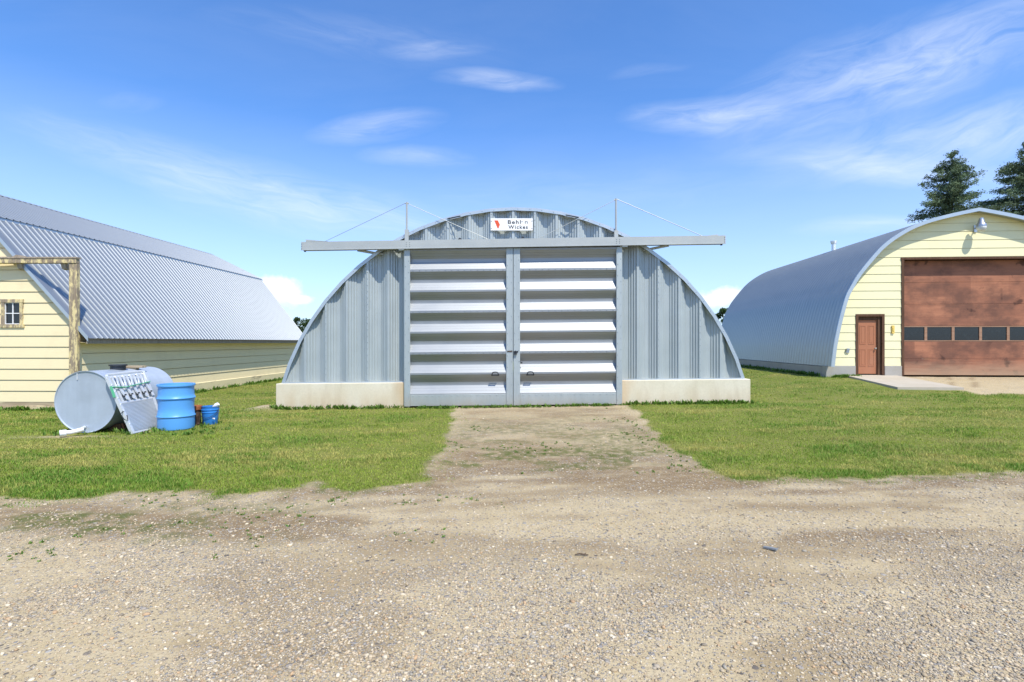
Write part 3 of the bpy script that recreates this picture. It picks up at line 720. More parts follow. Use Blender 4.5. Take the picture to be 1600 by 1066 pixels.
def text_mesh(body, x0, x1, cap, y, z, parent, name, bold=.004):
    cu = bpy.data.curves.new('lettering', 'FONT'); cu.body = body; cu.size = 1.0; cu.offset = bold; cu.extrude = .01; cu.space_character = 1.22
    tmp = bpy.data.objects.new('tmp', cu); COL.objects.link(tmp); bpy.context.view_layer.update()
    me = bpy.data.meshes.new_from_object(tmp.evaluated_get(bpy.context.evaluated_depsgraph_get()))
    bpy.data.objects.remove(tmp)
    xs = [v.co.x for v in me.vertices]; a, b = min(xs), max(xs); top = max(v.co.y for v in me.vertices); lo = min(v.co.y for v in me.vertices)
    for v in me.vertices: v.co = ((v.co.x-a)/(b-a)*(x1-x0), -.0012 if v.co.z > 0 else -.0002, (v.co.y-max(lo,0))/(top-max(lo,0))*cap)
    me.materials.clear(); me.materials.append(M['ink'])
    o = bpy.data.objects.new(name, me); COL.objects.link(o); o.parent = parent; o.location = (x0, y, z)
    return o
def build_sign():
    d = 13.29; x0, x1 = PX(766.5, d), PX(832.5, d); z0, z1 = PZ(360.3, d), PZ(341.3, d); w = x1-x0; h = z1-z0
    root = empty('sign', (x0, d, z0)); tag(root, 'white rectangular name sign with orange emblem under the barn arch', 'sign')
    m = MB(); m.bbox(0, w, 0, .012, 0, h, .003); m.build('sign_board', M['sign_white'], root)
    for x in (.025, w-.025):
        for z in (.055, h-.075): m = MB(); m.bolt(x, -.0, z, .012, .006); m.build('screw', M['dark_steel'], root)
    k = w/790.0; ex = lambda a: (a-315)*k; ez = lambda b: (590-b)*k
    m = MB(); m.prism([(ex(385), ez(402)), (ex(452), ez(402)), (ex(490), ez(482)), (ex(462), ez(552)), (ex(448), ez(552))], 'y', -.003, -.0005); m.build('emblem', M['emblem'], root)
    text_mesh('Behl', ex(638), ex(880), ez(396)-ez(466), -.001, ez(466), root, 'lettering', .018)
    m = MB(); c = (ex(905), ez(430)); pts = [(c[0]-.024+.012*i, -.002, c[1]+.008*math.sin(math.pi*i/4)) for i in range(5)]; m.tube(pts, .0045, 6); m.build('worn_letter', M['ink'], root)
    text_mesh('n', ex(958), ex(1008), ez(415)-ez(463), -.001, ez(463), root, 'lettering', .0)
    text_mesh('Wickes', ex(648), ex(1012), ez(492)-ez(558), -.001, ez(558), root, 'lettering', .018)
build_sign()

# ------------------------------------------------------------------ siding
def siding(m, lim, z0, z1, pitch, openings=(), lap=.020, y=0.0, step_top=None, gv=.018):
    """lapped boards looking to -y; lim(z)->(xmin,xmax); openings are (x0,x1,z0,z1)"""
    z = z0
    while z < z1 - 1e-4:
        zt = min(z + pitch, z1); cuts = {z, zt - gv, zt} if zt - z > .05 else {z, zt}
        for o in openings:
            for q in (o[2], o[3]):
                if z < q < zt: cuts.add(q)
        if step_top:
            for q in step_top:
                if z < q < zt: cuts.add(q)
        cs = sorted(cuts)
        for a, b in zip(cs, cs[1:]):
            mid = (a+b)/2; la, lb = lim(a+1e-5), lim(b-1e-5)
            segs = [(None, None)]
            xs = []
            for o in sorted(o for o in openings if o[2] <= mid <= o[3]): xs.append((o[0], o[1]))
            prev = 'L'; parts = []
            left = (la[0], lb[0])
            for (p, q) in xs:
                if p > max(left): parts.append((left, (p, p)))
                left = (q, q)
            parts.append((left, (la[1], lb[1])))
            gr = lap*1.5 if a > zt - gv - .0001 else 0
            ya = y - lap*(1 - (a-z)/pitch) + gr; yb = y - lap*(1 - (b-z)/pitch) + gr
            for (l0, l1), (r0, r1) in parts:
                if r0 - l0 < .01 and r1 - l1 < .01: continue
                r0 = max(r0, l0+.002); r1 = max(r1, l1+.002)
                m.add([(l0,ya,a),(r0,ya,a),(r1,yb,b),(l1,yb,b),(l0,y+.06,a),(r0,y+.06,a),(r1,y+.06,b),(l1,y+.06,b)],
                      [(0,1,2,3),(4,7,6,5),(0,4,5,1),(0,3,7,4),(1,5,6,2)])
        z = zt
    return m

# ------------------------------------------------------------------ gambrel barn on the left
def build_gambrel():
    yaw = math.atan(25/F); d0 = 13.42; ox = PX(121, d0)
    O = Vector((ox, d0, -.06)); fr = Frame(O, yaw); zo = -O.z
    root = empty('gambrel_barn', O, -yaw)
    tag(root, 'cream sided barn with a blue grey ribbed metal gambrel roof', 'barn')
    ZE, ZB, ZR = 1.815+zo, 5.09+zo, 6.42+zo; XE, XB, XR = .37, -2.61, -5.33
    yn = -.12; yfB, yfE = 14.1, 13.1
    Wd = 2*XR
    WL = 12.9
    def roofz(x):
        if x > XR: return np.interp(x, [XR, XB, XE], [ZR, ZB, ZE])
        return roofz(Wd - x)
    def xr(z):      # right limit of the gable below the roof
        if z < roofz(0) - .06: return 0.0
        return float(np.interp(z + .06, [ZE, ZB, ZR], [XE, XB, XR]))
    lim = lambda z: (Wd - xr(z), xr(z))
    p0 = fr.on(5, 508.5); p1 = fr.on(35.5, 470.5); win = (p0[0], p1[0], p0[1], p1[1])
    zb = fr.on(60, 628)[1]
    m = MB(); siding(m, lim, zb, ZR-.1, .2895, [win], step_top=[roofz(0)-.06, ZB-.06]); m.build('gable_wall', M['cream'], root)
    m = MB(); siding(m, lim, zb, ZR-.1, .2895, [], step_top=[roofz(0)-.06, ZB-.06])
    m.v = [(Wd-x, WL-y, z) for x, y, z in m.v]; m.build('back_wall', M['cream'], root)
    for nm, sgn in (('side_wall', 1), ('far_side_wall', -1)):
        m = MB(); siding(m, lambda z: (.01, WL-.01), zb+.12, roofz(0)-.03, .2895)
        m.v = [(-y, x, z) if sgn > 0 else (Wd+y, WL-x, z) for x, y, z in m.v]; m.build(nm, M['cream'], root)
    # corner boards, sill, skirt
    m = MB(); m.box(-.09, .022, -.024, -.0165, zb+.01, roofz(0)-.10); m.box(.017, .025, -.0165, .10, zb+.01, roofz(0)-.08); m.build('corner_board', M['cream'], root)
    m = MB(); m.box(Wd, -.0, -.012, .03, -.25, zb-.002); m.box(Wd, -.05, -.05, -.0125, -.25, .075); m.build('sill_board', M['sill_wood'], root)
    m = MB(); n = 40; rows_t = []; rr = random.Random(4)
    top = zb+.125
    bot = [(.05, .05+i*(WL-.1)/n, -.02+rr.uniform(-.03,.03)) for i in range(n+1)]
    m.grid([[(.028, p[1], top) for p in bot], [(.058, p[1], top-.02) for p in bot], bot]); m.build('skirt_board', M['skirt'], root)
    for xq in (-.06, Wd):
        m = MB(); m.box(xq, xq+.08, .03, WL, -.4, zb+.11); m.build('sill_beam', M['greywood'], root)
    # fascia under the eave
    m = MB(); m.box(XE-.045, XE-.02, yn+.02, yfE-.05, ZE-.15, ZE-.03); m.build('fascia', M['greywood'], root)
    m = MB(); m.grid([[(XE-.05, yn+.03, ZE-.13), (XE-.05, yfE-.1, ZE-.13)], [(.0, yn+.03, ZE-.10), (.0, yfE-.1, ZE-.10)]]); m.build('soffit', M['cream'], root)
    # roof sheets with trapezoid ribs
    def yend(x): return float(np.interp(x, [XB, XE], [yfB, yfE]))
    def ribs(y0, y1):
        out = [(y0, 0.0)]; y = y0 + .28; p = .19
        while y < y1 - .05:
            out += [(y-.026, 0), (y-.011, .024), (y+.009, .024), (y+.022, 0)]; y += p
        return out + [(y1, 0.0)]
    def roof_sheet(xa, za, xb, zb_, y0, lift, mirror=False, frac_end=True):
        nx, nz = -(zb_-za), (xb-xa); L = math.hypot(nx, nz); nx, nz = abs(nx/L), abs(nz/L)
        m = MB(); rs = ribs(y0, yfB); ra = []; rb = []
        for (y, h) in rs:
            k = h + lift
            ea, eb = yend(xa), yend(xb)
            yb = min(y, yfB) if eb >= yfB-.01 else y0 + (y-y0)*(eb-y0)/(yfB-y0)
            ra.append((xa + nx*k, y, za + nz*k)); rb.append((xb + nx*k, yb, zb_ + nz*k))
        if mirror: ra = [(Wd-x, y, z) for x, y, z in ra]; rb = [(Wd-x, y, z) for x, y, z in rb]
        m.grid([ra, rb]); return m
    for mi in (False, True):
        m = roof_sheet(XB, ZB, XE+.03, ZE-.033, yn, .03, mi); m.build('lower_roof', M['roof'], root)
        m = roof_sheet(XR, ZR, XB+.10, ZB-.05+.0, yn, .055, mi); m.build('upper_roof', M['roof'], root)
        # deck under the sheets
        f = (lambda x: Wd-x) if mi else (lambda x: x)
        m = MB()
        for (xa, za, xb, zb2) in ((XR, ZR, XB, ZB), (XB, ZB, XE, ZE)):
            ya, yb = (yfB, yfB) if xa == XR else (yfB, yfE)
            m.add([(f(xa),yn+.01,za),(f(xb),yn+.01,zb2),(f(xb),yb-.02,zb2),(f(xa),ya-.02,za),(f(xa),yn+.01,za-.05),(f(xb),yn+.01,zb2-.05),(f(xb),yb-.02,zb2-.05),(f(xa),ya-.02,za-.05)],
                  [(0,1,2,3),(7,6,5,4),(0,4,5,1),(1,5,6,2),(2,6,7,3)])
        m.build('roof_deck', M['greywood'], root)
    # rake flashing, break flashing, ridge cap
    m = MB()
    for (xa, za, xb, zb2) in ((XR, ZR, XB, ZB), (XB, ZB, XE+.03, ZE-.033)):
        m.add([(xa, yn-.012, za+.062),(xb, yn-.012, zb2+.062),(xb, yn-.012, zb2-.06),(xa, yn-.012, za-.06),(xa, yn-.004, za+.062),(xb, yn-.004, zb2+.062),(xb, yn-.004, zb2-.06),(xa, yn-.004, za-.06)],
              [(0,1,2,3),(7,6,5,4),(0,4,5,1),(2,6,7,3)])
    m.build('rake_trim', M['trim'], root)
    m = MB(); m.add([(XB+.10, yn, ZB+.0),(XB+.115, yn, ZB-.095),(XB+.115, yfB+.02, ZB-.095),(XB+.10, yfB+.02, ZB+.0)], [(0,1,2,3)])
    m.build('break_flashing', M['trim'], root)
    m = MB(); m.grid([[(XR+s*.17, yn-.01, ZR+.075-abs(s)*.075), (XR+s*.17, yfB+.01, ZR+.075-abs(s)*.075)] for s in (-1, 0, 1)])
    y = yn + .44
    m.build('ridge_cap', M['trim'], root)
    # window
    x0, x1, z0, z1 = win
    m = MB(); t = .085
    m.box(x0-.03, x0+t-.03, -.035, .03, z0-.03, z1+.0); m.box(x1-t+.03, x1+.03, -.035, .03, z0-.03, z1)
    m.box(x0-.06, x1+.06, -.042, .03, z0-.06, z0+.03); m.box(x0-.05, x1+.05, -.040, .03, z1-.04, z1+.045)
    w = m.build('window', M['weathered'], root)
    a0, a1, b0, b1 = x0+t-.03, x1-t+.03, z0+.03, z1-.04
    m = MB(); m.box(a0, a1, .012, .02, b0, b1); m.build('pane', M['glass'], w)
    m = MB(); cx = (a0+a1)/2; cz = (b0+b1)/2
    m.box(cx-.011, cx+.011, -.008, .011, b0, b1); m.box(a0, cx-.0115, -.006, .011, cz-.011, cz+.011); m.box(cx+.0115, a1, -.006, .011, cz-.011, cz+.011)
    for q in (a0, a1-.016): m.box(q, q+.016, -.010, .011, b0, b1)
    m.box(a0+.017, a1-.017, -.007, .011, b0, b0+.018); m.box(a0+.017, a1-.017, -.007, .011, b1-.016, b1)
    m.build('muntin', M['white_plastic'], w)
    return fr
build_gambrel()

def build_frame():
    d = 13.24; xr = PX(119.5, d); xl = PX(107, d); zt = PZ(402, d); zb = PZ(411.5, d); g = gz(xr, d)
    root = empty('timber_gantry', ((xl+xr)/2, d, g)); tag(root, 'peeling yellow timber post and crossbeam before the cream barn', 'gantry')
    T = lambda p: (p[0]-(xl+xr)/2, p[1]-d, p[2]-g)
    m = MB(); m.bbox(xl, xr, d, d+.12, g-.1, zb-.001, .012); m.build('post', M['weathered'], root, fn=T)
    m = MB(); m.bbox(-16.4, -16.2, d, d+.12, g-.1, zb-.001, .012); m.build('post', M['weathered'], root, fn=T)
    m = MB(); m.bbox(-16.5, xr+.0, d-.02, d+.11, zb, zt-.035, .01); m.build('crossbeam', M['weathered'], root, fn=T)
    m = MB(); m.box(-16.52, xr+.02, d-.035, d+.12, zt-.034, zt+.005); m.build('cap_board', M['greywood'], root, fn=T)
    for px in (28, 97):
        x = PX(px, d); m = MB(); m.prism([(d+.02, zb-.002), (d+.15, zb-.002), (d+.145, zb-.16), (d+.06, zb-.13)], 'x', x-.06, x+.06); m.build('tie_arm', M['greywood'], root, fn=T)
    x = PX(27, d); m = MB(); m.prism([(x-.12, zt+.006), (x+.10, zt+.006), (x+.08, zt+.05), (x-.02, zt+.06)], 'y', d-.02, d+.16); m.build('rake_tip_block', M['greywood'], root, fn=T)  # block standing in for the roof rake's dark tip above the beam
build_frame()

# ------------------------------------------------------------------ workshop on the right
def build_workshop():
    yaw = math.atan(50/F); d = 17.65; ox = PX(1299, d); O = Vector((ox, d, .50)); fr = Frame(O, yaw)
    root = empty('workshop_barn', O, -yaw); tag(root, 'rounded steel workshop with pale yellow front and brown overhead door', 'barn')
    pts = [(1299,573),(1301.5,552),(1304.6,531.6),(1312,498),(1321.5,464),(1330,447),(1340,430),(1359,406),(1378,385),(1400,368),(1426.6,353),(1456.6,342),(1494,332.6),(1530,325)]
    L = [fr.on(a, b) for a, b in pts]; XC = L[-1][0]
    # smooth by Catmull-Rom
    def cr(P, n=4):
        out = []
        for i in range(len(P)-1):
            p0, p1, p2, p3 = P[max(i-1,0)], P[i], P[i+1], P[min(i+2,len(P)-1)]
            for k in range(n):
                t = k/n; out.append(tuple(.5*((2*p1[j])+(-p0[j]+p2[j])*t+(2*p0[j]-5*p1[j]+4*p2[j]-p3[j])*t*t+(-p0[j]+3*p1[j]-3*p2[j]+p3[j])*t**3) for j in (0,1)))
        return out + [P[-1]]
    L = cr(L); prof = L + [(2*XC-x, z) for x, z in L[-2::-1]]
    OV = .31; LEN = 11.9
    base = L[0][1]
    nrm = []
    for i in range(len(prof)):
        a = Vector(prof[max(i-1,0)]); b = Vector(prof[min(i+1,len(prof)-1)]); t = (b-a).normalized(); nrm.append((-t.y, t.x))
    m = MB(); rows = []; y = 0.02; p = .205
    while y < LEN:
        for dy, h in ((0,0),(.05,.0),(.085,.022),(.115,.022),(.15,0)):
            rows.append([(x+n[0]*(h-.02), y+dy, z+n[1]*(h-.02)) for (x, z), n in zip(prof, nrm)])
        y += p
    m.grid(rows); m.build('roof_shell', M['shell'], root, smooth=True, auto=35)
    m = MB(); 
    ro = [(x+n[0]*.012, z+n[1]*.012) for (x, z), n in zip(prof, nrm)]; ri = [(x-n[0]*.105, z-n[1]*.105) for (x, z), n in zip(prof, nrm)]
    for i in range(len(prof)-1):
        a, b, c, e = ro[i], ro[i+1], ri[i+1], ri[i]
        m.add([(a[0],-.015,a[1]),(b[0],-.015,b[1]),(c[0],-.015,c[1]),(e[0],-.015,e[1]),(a[0],.03,a[1]),(b[0],.03,b[1]),(c[0],.03,c[1]),(e[0],.03,e[1])], [(0,1,2,3),(7,6,5,4),(0,4,5,1),(3,2,6,7)])
    m.build('rim_trim', M['trim'], root)
    m = MB(); rr = [[(x-n[0]*.05, yy, z-n[1]*.05) for (x, z), n in zip(prof, nrm)] for yy in (.031, OV-.02)]; m.grid(rr); m.build('rim_soffit', M['shell'], root)
    # front
    zs = [z for x, z in L]; xsl = [x for x, z in L]
    def lim(z):
        x = float(np.interp(z, zs, xsl)) + .06; return (x, 2*XC-x)
    gd0 = fr.on(1409, 406, OV); gdb = fr.on(1409, 586, OV); g1 = gd0[0] + .124 + 6*(fr.on(1452, 406, OV)[0]-gd0[0])
    dd0 = fr.on(1336.5, 491, OV); dd1 = fr.on(1381.5, 584.5, OV); 
    fl = min(gdb[1], dd1[1]) - .0
    zb = fr.on(1310, 571.5, OV)[1]
    garage = (gd0[0], g1, -.3, gd0[1]); door = (dd0[0], dd1[0], -.3, dd0[1])
    m = MB(); siding(m, lim, zb, zs[-1]-.06, .2905, [door, garage], y=OV, step_top=[z for z in zs if z > zb][::3], lap=.013, gv=.010); m.build('front_wall', M['lemon'], root)
    m = MB()
    x0 = L[0][0]+.02
    for xa, xb in ((x0-.05, dd0[0]-.002), (dd1[0]+.002, gd0[0]-.002), (g1, 2*XC-x0+.05)):
        m = MB(); m.bbox(xa, xb, OV-.035, OV+.25, -.5, zb-.003, .01); m.build('footing', M['concrete_grey'], root)
    for xq in (x0-.05, 2*XC-x0-.25):
        m = MB(); m.box(xq, xq+.30, OV+.252, LEN, -.5, base-.02); m.build('side_footing', M['concrete_grey'], root)
    m = MB(); siding(m, lim, 0, zs[-1]-.06, .2905, [], step_top=zs[::3]); m.v = [(2*XC-x, LEN-.1-y, z) for x, y, z in m.v]; m.build('back_wall', M['lemon'], root)
    # person door
    t = .085
    m = MB(); a, b, zt = dd0[0], dd1[0], dd0[1]
    m.box(a, a+t, OV-.03, OV+.14, fl, zt-t); m.box(b-t, b, OV-.03, OV+.14, fl, zt-t); m.box(a, b, OV-.03, OV+.14, zt-t+.001, zt)
    m.box(a+t, a+t+.02, OV+.05, OV+.14, fl, zt-t); m.box(b-t-.11, b-t-.001, OV+.03, OV+.14, fl, zt-t); m.box(a+t+.021, b-t-.111, OV+.05, OV+.14, zt-t-.12, zt-t)
    frm = m.build('door_frame', M['brown_trim'], root)
    xa, xb, za, zt2 = a+t+.022, b-t-.112, fl+.03, zt-t-.122
    m = MB(); m.box(xa, xb, OV+.085, OV+.125, za, zt2)
    w = xb-xa; H = zt2-za
    for (u0, u1, v0, v1) in ((.13,.44,.55,.90), (.56,.87,.55,.90), (.13,.44,.14,.46), (.56,.87,.14,.46)):
        q = (xa+u0*w, xa+u1*w, za+v0*H, za+v1*H); e = .022
        m.box(q[0], q[1], OV+.076, OV+.0845, q[2], q[2]+e); m.box(q[0], q[1], OV+.076, OV+.0845, q[3]-e, q[3])
        m.box(q[0], q[0]+e, OV+.077, OV+.0845, q[2]+e+.001, q[3]-e-.001); m.box(q[1]-e, q[1], OV+.077, OV+.0845, q[2]+e+.001, q[3]-e-.001)
        m.box(q[0]+.055, q[1]-.055, OV+.079, OV+.0845, q[2]+.055, q[3]-.055)
    dr = m.build('door', M['brown_door'], root)
    m = MB(); m.lathe([(.03,0),(.03,-.008),(.012,-.014),(.012,-.035),(.028,-.045),(.030,-.060),(.018,-.072)], 14, (xb-.06, OV+.0845, za+.47*H), 'y'); m.build('knob', M['brass'], dr, smooth=True)
    # overhead door
    m = MB(); a, b, zt = gd0[0], g1, gd0[1]; t = .10
    m.box(a-.02, a+.06, OV-.035, OV+.18, fl-.02, zt-.001); m.box(b-.06, b+.02, OV-.035, OV+.18, fl-.02, zt-.001); m.box(a-.04, b+.04, OV-.04, OV+.18, zt, zt+.07)
    m.build('overhead_door_frame', M['brown_trim'], root)
    w0 = fr.on(1430, 533.5, OV+.14)[1]; w1 = fr.on(1430, 509.5, OV+.14)[1]
    yd = OV+.25
    m = MB(); n = 5
    def sec(z0, z1): m.bbox(a+.062, b-.062, yd, yd+.05, z0+.003, z1-.003, .006)
    lo = fl-.02
    sec(lo, lo+(w0-lo)*.48); sec(lo+(w0-lo)*.48, w0)
    st = (zt-w1)/3
    for k in range(3): sec(w1+k*st, w1+(k+1)*st)
    gdoor = m.build('overhead_door', M['plywood'], root)
    m = MB(); npn = 6; pw = (b-a-.124)/npn
    m.box(a+.062, b-.062, yd-.006, yd+.05, w0+.001, w0+.035); m.box(a+.062, b-.062, yd-.006, yd+.05, w1-.035, w1-.001)
    for k in range(npn+1):
        x = a+.062+k*pw; m.box(max(x-.045, a+.062), min(x+.045, b-.062), yd-.004, yd+.05, w0+.036, w1-.036)
    m.build('window_frame', M['mullion'], gdoor)
    for k in range(npn):
        m = MB(); x = a+.062+k*pw; m.box(max(x+.046,a+.11), x+pw-.046, yd+.018, yd+.026, w0+.036, w1-.036); m.build('pane', M['glass'], gdoor)
    # fittings on the wall
    q = fr.on(1324, 548, OV-.02); m = MB(); m.bbox(q[0]-.055, q[0]+.055, OV-.055, OV-.012, q[1]-.08, q[1]+.07, .008); m.box(q[0]-.045, q[0]+.045, OV-.085, OV-.056, q[1]+.01, q[1]+.06); m.bar((q[0]-.05,OV-.06,q[1]+.065),(q[0]+.06,OV-.12,q[1]+.10),.05,.01); m.build('socket_box', M['cast_alu'], root)
    q = fr.on(1395, 515, OV-.02); m = MB(); m.bbox(q[0]-.045, q[0]+.045, OV-.05, OV-.012, q[1]-.14, q[1]+.14, .006); m.box(q[0]-.02, q[0]+.02, OV-.062, OV-.0505, q[1]-.05, q[1]+.06); m.build('bell_box', M['yellow_box'], root)
    q = fr.on(1303, 569, .2); m = MB(); m.tube([(q[0]+.04, .3, q[1]-.06), (q[0]+.04, .3, q[1]+.03), (q[0]+.08, .28, q[1]+.0)], .025, 8); m.build('wall_pipe', M['dark_steel'], root)
    # roof vent
    i = min(range(len(L)), key=lambda k: abs(L[k][0] - fr.on(1440, 348)[0])); x, z = L[i]
    m = MB(); yv = 5.35; m.lathe([(.085,-.25),(.085,.27),(.10,.28),(.13,.36),(.13,.41),(.10,.41),(.06,.34)], 14, (x, yv, z)); m.build('vent_pipe', M['alu'], root, smooth=True, auto=35)
    # yard lamp: hangs on the front
    q = fr.on(1524, 357, OV-.03); wq = root.matrix_world
    T = Matrix.Translation(O) @ Matrix.Rotation(-yaw, 4, 'Z'); P = T @ Vector((q[0], OV-.02, q[1]))
    lp = empty('wall_lamp', P, -yaw); tag(lp, 'silver bell shaped yard lamp above the brown overhead door', 'lamp')
    m = MB(); m.box(-.05, .05, -.02, .0, -.13, .10); m.tube([(0,-.015,.0),(-.01,-.15,.03),(-.04,-.26,.08)], .022, 8); m.build('lamp_arm', M['cast_alu'], lp)
    c = (-.04, -.30, 0)
    m = MB(); m.lathe([(.035,.30),(.062,.285),(.065,.235),(.085,.20),(.09,.14),(.14,.07),(.148,.03),(.148,.0)], 20, c); m.build('lamp_housing', M['cast_alu'], lp, smooth=True, auto=40)
    m = MB(); m.lathe([(.142,-.001),(.138,-.05),(.12,-.10),(.085,-.145),(.0401,-.16)], 20, c); m.build('lens', M['lens'], lp, smooth=True)
    # slab at the door
    pl = [(11.62, 17.95), (11.30, 15.0), (13.15, 14.9), (13.4, 17.9)]
    zz = O.z + fl
    m = MB(); zf = [zz-.005, .385, .385, zz-.012]
    vs = [(x, y, z) for (x, y), z in zip(pl, zf)] + [(x, y, z-.35) for (x, y), z in zip(pl, zf)]
    m.add(vs, [(0,1,2,3),(7,6,5,4),(0,4,5,1),(1,5,6,2),(2,6,7,3),(3,7,4,0)]); tag(m.build('pavement', M['slab']), kind='structure')
build_workshop()

# ------------------------------------------------------------------ yard objects on the left
def build_tank():
    d = 9.75; r = .585; x = PX(134, d); zc = PZ(628, d); L = 1.62
    g = gz(x, d)
    root = empty('fuel_tank', (x, d, g)); tag(root, 'silver grey cylindrical fuel tank lying on its side by the barn', 'tank')
    zc -= g; sl = lambda p: (p[0] + .03*p[1], p[1], p[2])
    m = MB(); m.lathe([(.001,.02),(r*.7,.012),(r-.03,.008),(r-.012,.004),(r-.004,-.012),(r+.006,-.012),(r+.006,.012),(r,.03),(r,L-.03),(r+.006,L-.012),(r+.006,L+.012),(r-.006,L+.012),(r-.02,L),(.001,L-.02)], 64, (0,0,zc), 'y', cap=False)
    m.build('tank_shell', M['tank'], root, smooth=True, auto=35, fn=sl)
    m = MB(); m.lathe([(.13,-.06),(.13,.06),(.155,.065),(.155,.095),(.03,.10)], 20, (.04,.72,zc+r)); m.build('filler_neck', M['dark_steel'], root, smooth=True, auto=35, fn=sl)
    m = MB(); m.box(-.17,-.155,-.006,.006,zc+.42,zc+.55); m.build('gauge_strip', M['alu'], root, fn=sl)
    m = MB(); m.tube([(-.02,-.0,zc-r+.10),(-.02,-.06,zc-r+.10)], .03, 10); m.build('drain_plug', M['alu'], root, fn=sl)
    # loose timber under and on it
    for k, (yy, lab) in enumerate(((.28, 'dark timber block wedged under the near end of the tank'), (1.25, 'dark timber block wedged under the far end of the tank'))):
        o = empty('timber_block', (x+.03*yy, d+yy, g)); tag(o, lab, 'timber block', 'blocks under the tank')
        m = MB()
        th = zc - r
        m.prism([(-.50,-.10),(.50,-.10),(.50,.14),(.38,.14)]+[(.36*math.cos(math.pi*i/8), zc-.002-math.sqrt(r*r-(.36*math.cos(math.pi*i/8))**2)-.012) for i in range(9)]+[(-.38,.14),(-.50,.14)], 'y', -.06, .06)
        m.build('block', M['brown_trim'], o)
    bx, by, bz = x+.10, d+1.05, g+zc+r
    o = empty('board_offcut', (bx+.02, by, bz)); tag(o, 'short pale board lying on top of the tank', 'board')
    m = MB(); m.bbox(-.24,.24,-.07,.07,.012,.055,.006); m.box(-.10,.10,-.05,.05,-.02,.0115); m.build('plank', M['sill_wood'], o)
    # white pipe in front
    px, py = PX(111, 9.45), 9.35; g2 = gz(px, py)
    o = empty('white_pipe', (px, py, g2)); tag(o, 'short white plastic pipe elbow on grass before the tank', 'pipe')
    m = MB(); m.tube([(.21,.13,.12),(.14,.07,.10),(.08,.02,.085),(.0,-.03,.08)], .040, 12); m.tube([(.02,-.02,.08),(-.05,-.085,.08)], .058, 16); m.build('pipe_elbow', M['white_plastic'], o, smooth=True, auto=40)
    m = MB(); m.tube([(-.046,-.081,.08),(-.053,-.088,.08)], .044, 14); m.build('mouth_shade_disc', M['dark_steel'], o)  # dark disc on the closed pipe end, painting the shade of its hollow
build_tank()

def build_ramp():
    A = Vector((-7.12, 9.62, gz(-7.12, 9.62)+.0)); B = Vector((-7.10, 10.42, gz(-7.1, 10.42)+.0)); C = Vector((-7.66, 9.66, 1.085)); D = Vector((-7.56, 10.50, 1.115))
    root = empty('loading_ramp', A); tag(root, 'aluminium ramp panel with ribbed plate leaning on the tank', 'ramp')
    N = (B-A).cross(C-A).normalized()
    if N.x < 0: N = -N
    def P(u, v, w=0): return (A*(1-u)+B*u)*(1-v) + (C*(1-u)+D*u)*v + N*w - A
    # frame
    m = MB()
    m.bar(P(0,0), P(0,.97), .05, .06, N); m.bar(P(.04,.97,-.03), P(.96,.97,-.03), .06, .05, N)
    m.bar(P(1,0), P(1,.97), .05, .06, N); m.bar(P(.03,.52), P(.97,.52), .04, .045, N); m.bar(P(.03,.02,-.005), P(.97,.02,-.005), .04, .04, N)
    m.tube([P(0,.93,.0),P(.0,.985,.0),P(.05,1.0,-.02),P(.95,1.0,-.02),P(1,.985,.0),P(1,.93,.0)], .03, 8)
    for k in range(7): m.tube([P(-.0,.16+.11*k,.025), P(-.0,.16+.11*k,.04)], .014, 6)
    m.build('frame', M['alu'], root)
    # ribbed plate
    m = MB(); rows = []; n = 22
    for i in range(n):
        for t, h in ((0,.0),(.5,.0),(.62,.020),(.88,.020)):
            v = .03 + (i+t)/n*.47; rows.append([P(.03, v, .005+h), P(.97, v, .005+h)])
    m.grid(rows); m.build('tread_plate', M['alu'], root)
    # folded tubular legs in the upper half
    for k in range(5):
        u = .12 + .19*k
        m = MB(); m.bar(P(u,.53,.0), P(u,.96,-.01), .045, .02, N); m.bar(P(u+.02,.80,.022), P(u+.085,.55,.055), .05, .022, N); m.bar(P(u+.10,.96,.005), P(u+.045,.76,.02), .035, .018, N)
        m.build('slat', M['alu'], root)
        m = MB(); m.box(-.03,.03,-.02,.02,-.03,.03)
        c = P(u+.06,.62,.03); m.v = [(a+c.x, b+c.y, e+c.z) for a, b, e in m.v]; m.build('hinge', M['dark_steel'], root)
    m = MB()
    m.bar(P(-.03,.78,.04), P(.25,.745,.06), .012, .035, N); m.bar(P(.25,.745,.06), P(.6,.765,.06), .012, .035, N); m.bar(P(.6,.765,.06), P(1.02,.79,.045), .012, .03, N); m.bar(P(-.04,.80,.02), P(-.06,.62,.01), .03, .03, N); m.build('strap', M['green_strap'], root)
    m = MB(); m.tube([P(-.02,.38,.03),P(-.12,.34,.02),P(-.10,.24,.03),P(-.02,.22,.03),P(.0,.30,.045)], .009, 6); m.build('cable', M['dark_steel'], root)
build_ramp()

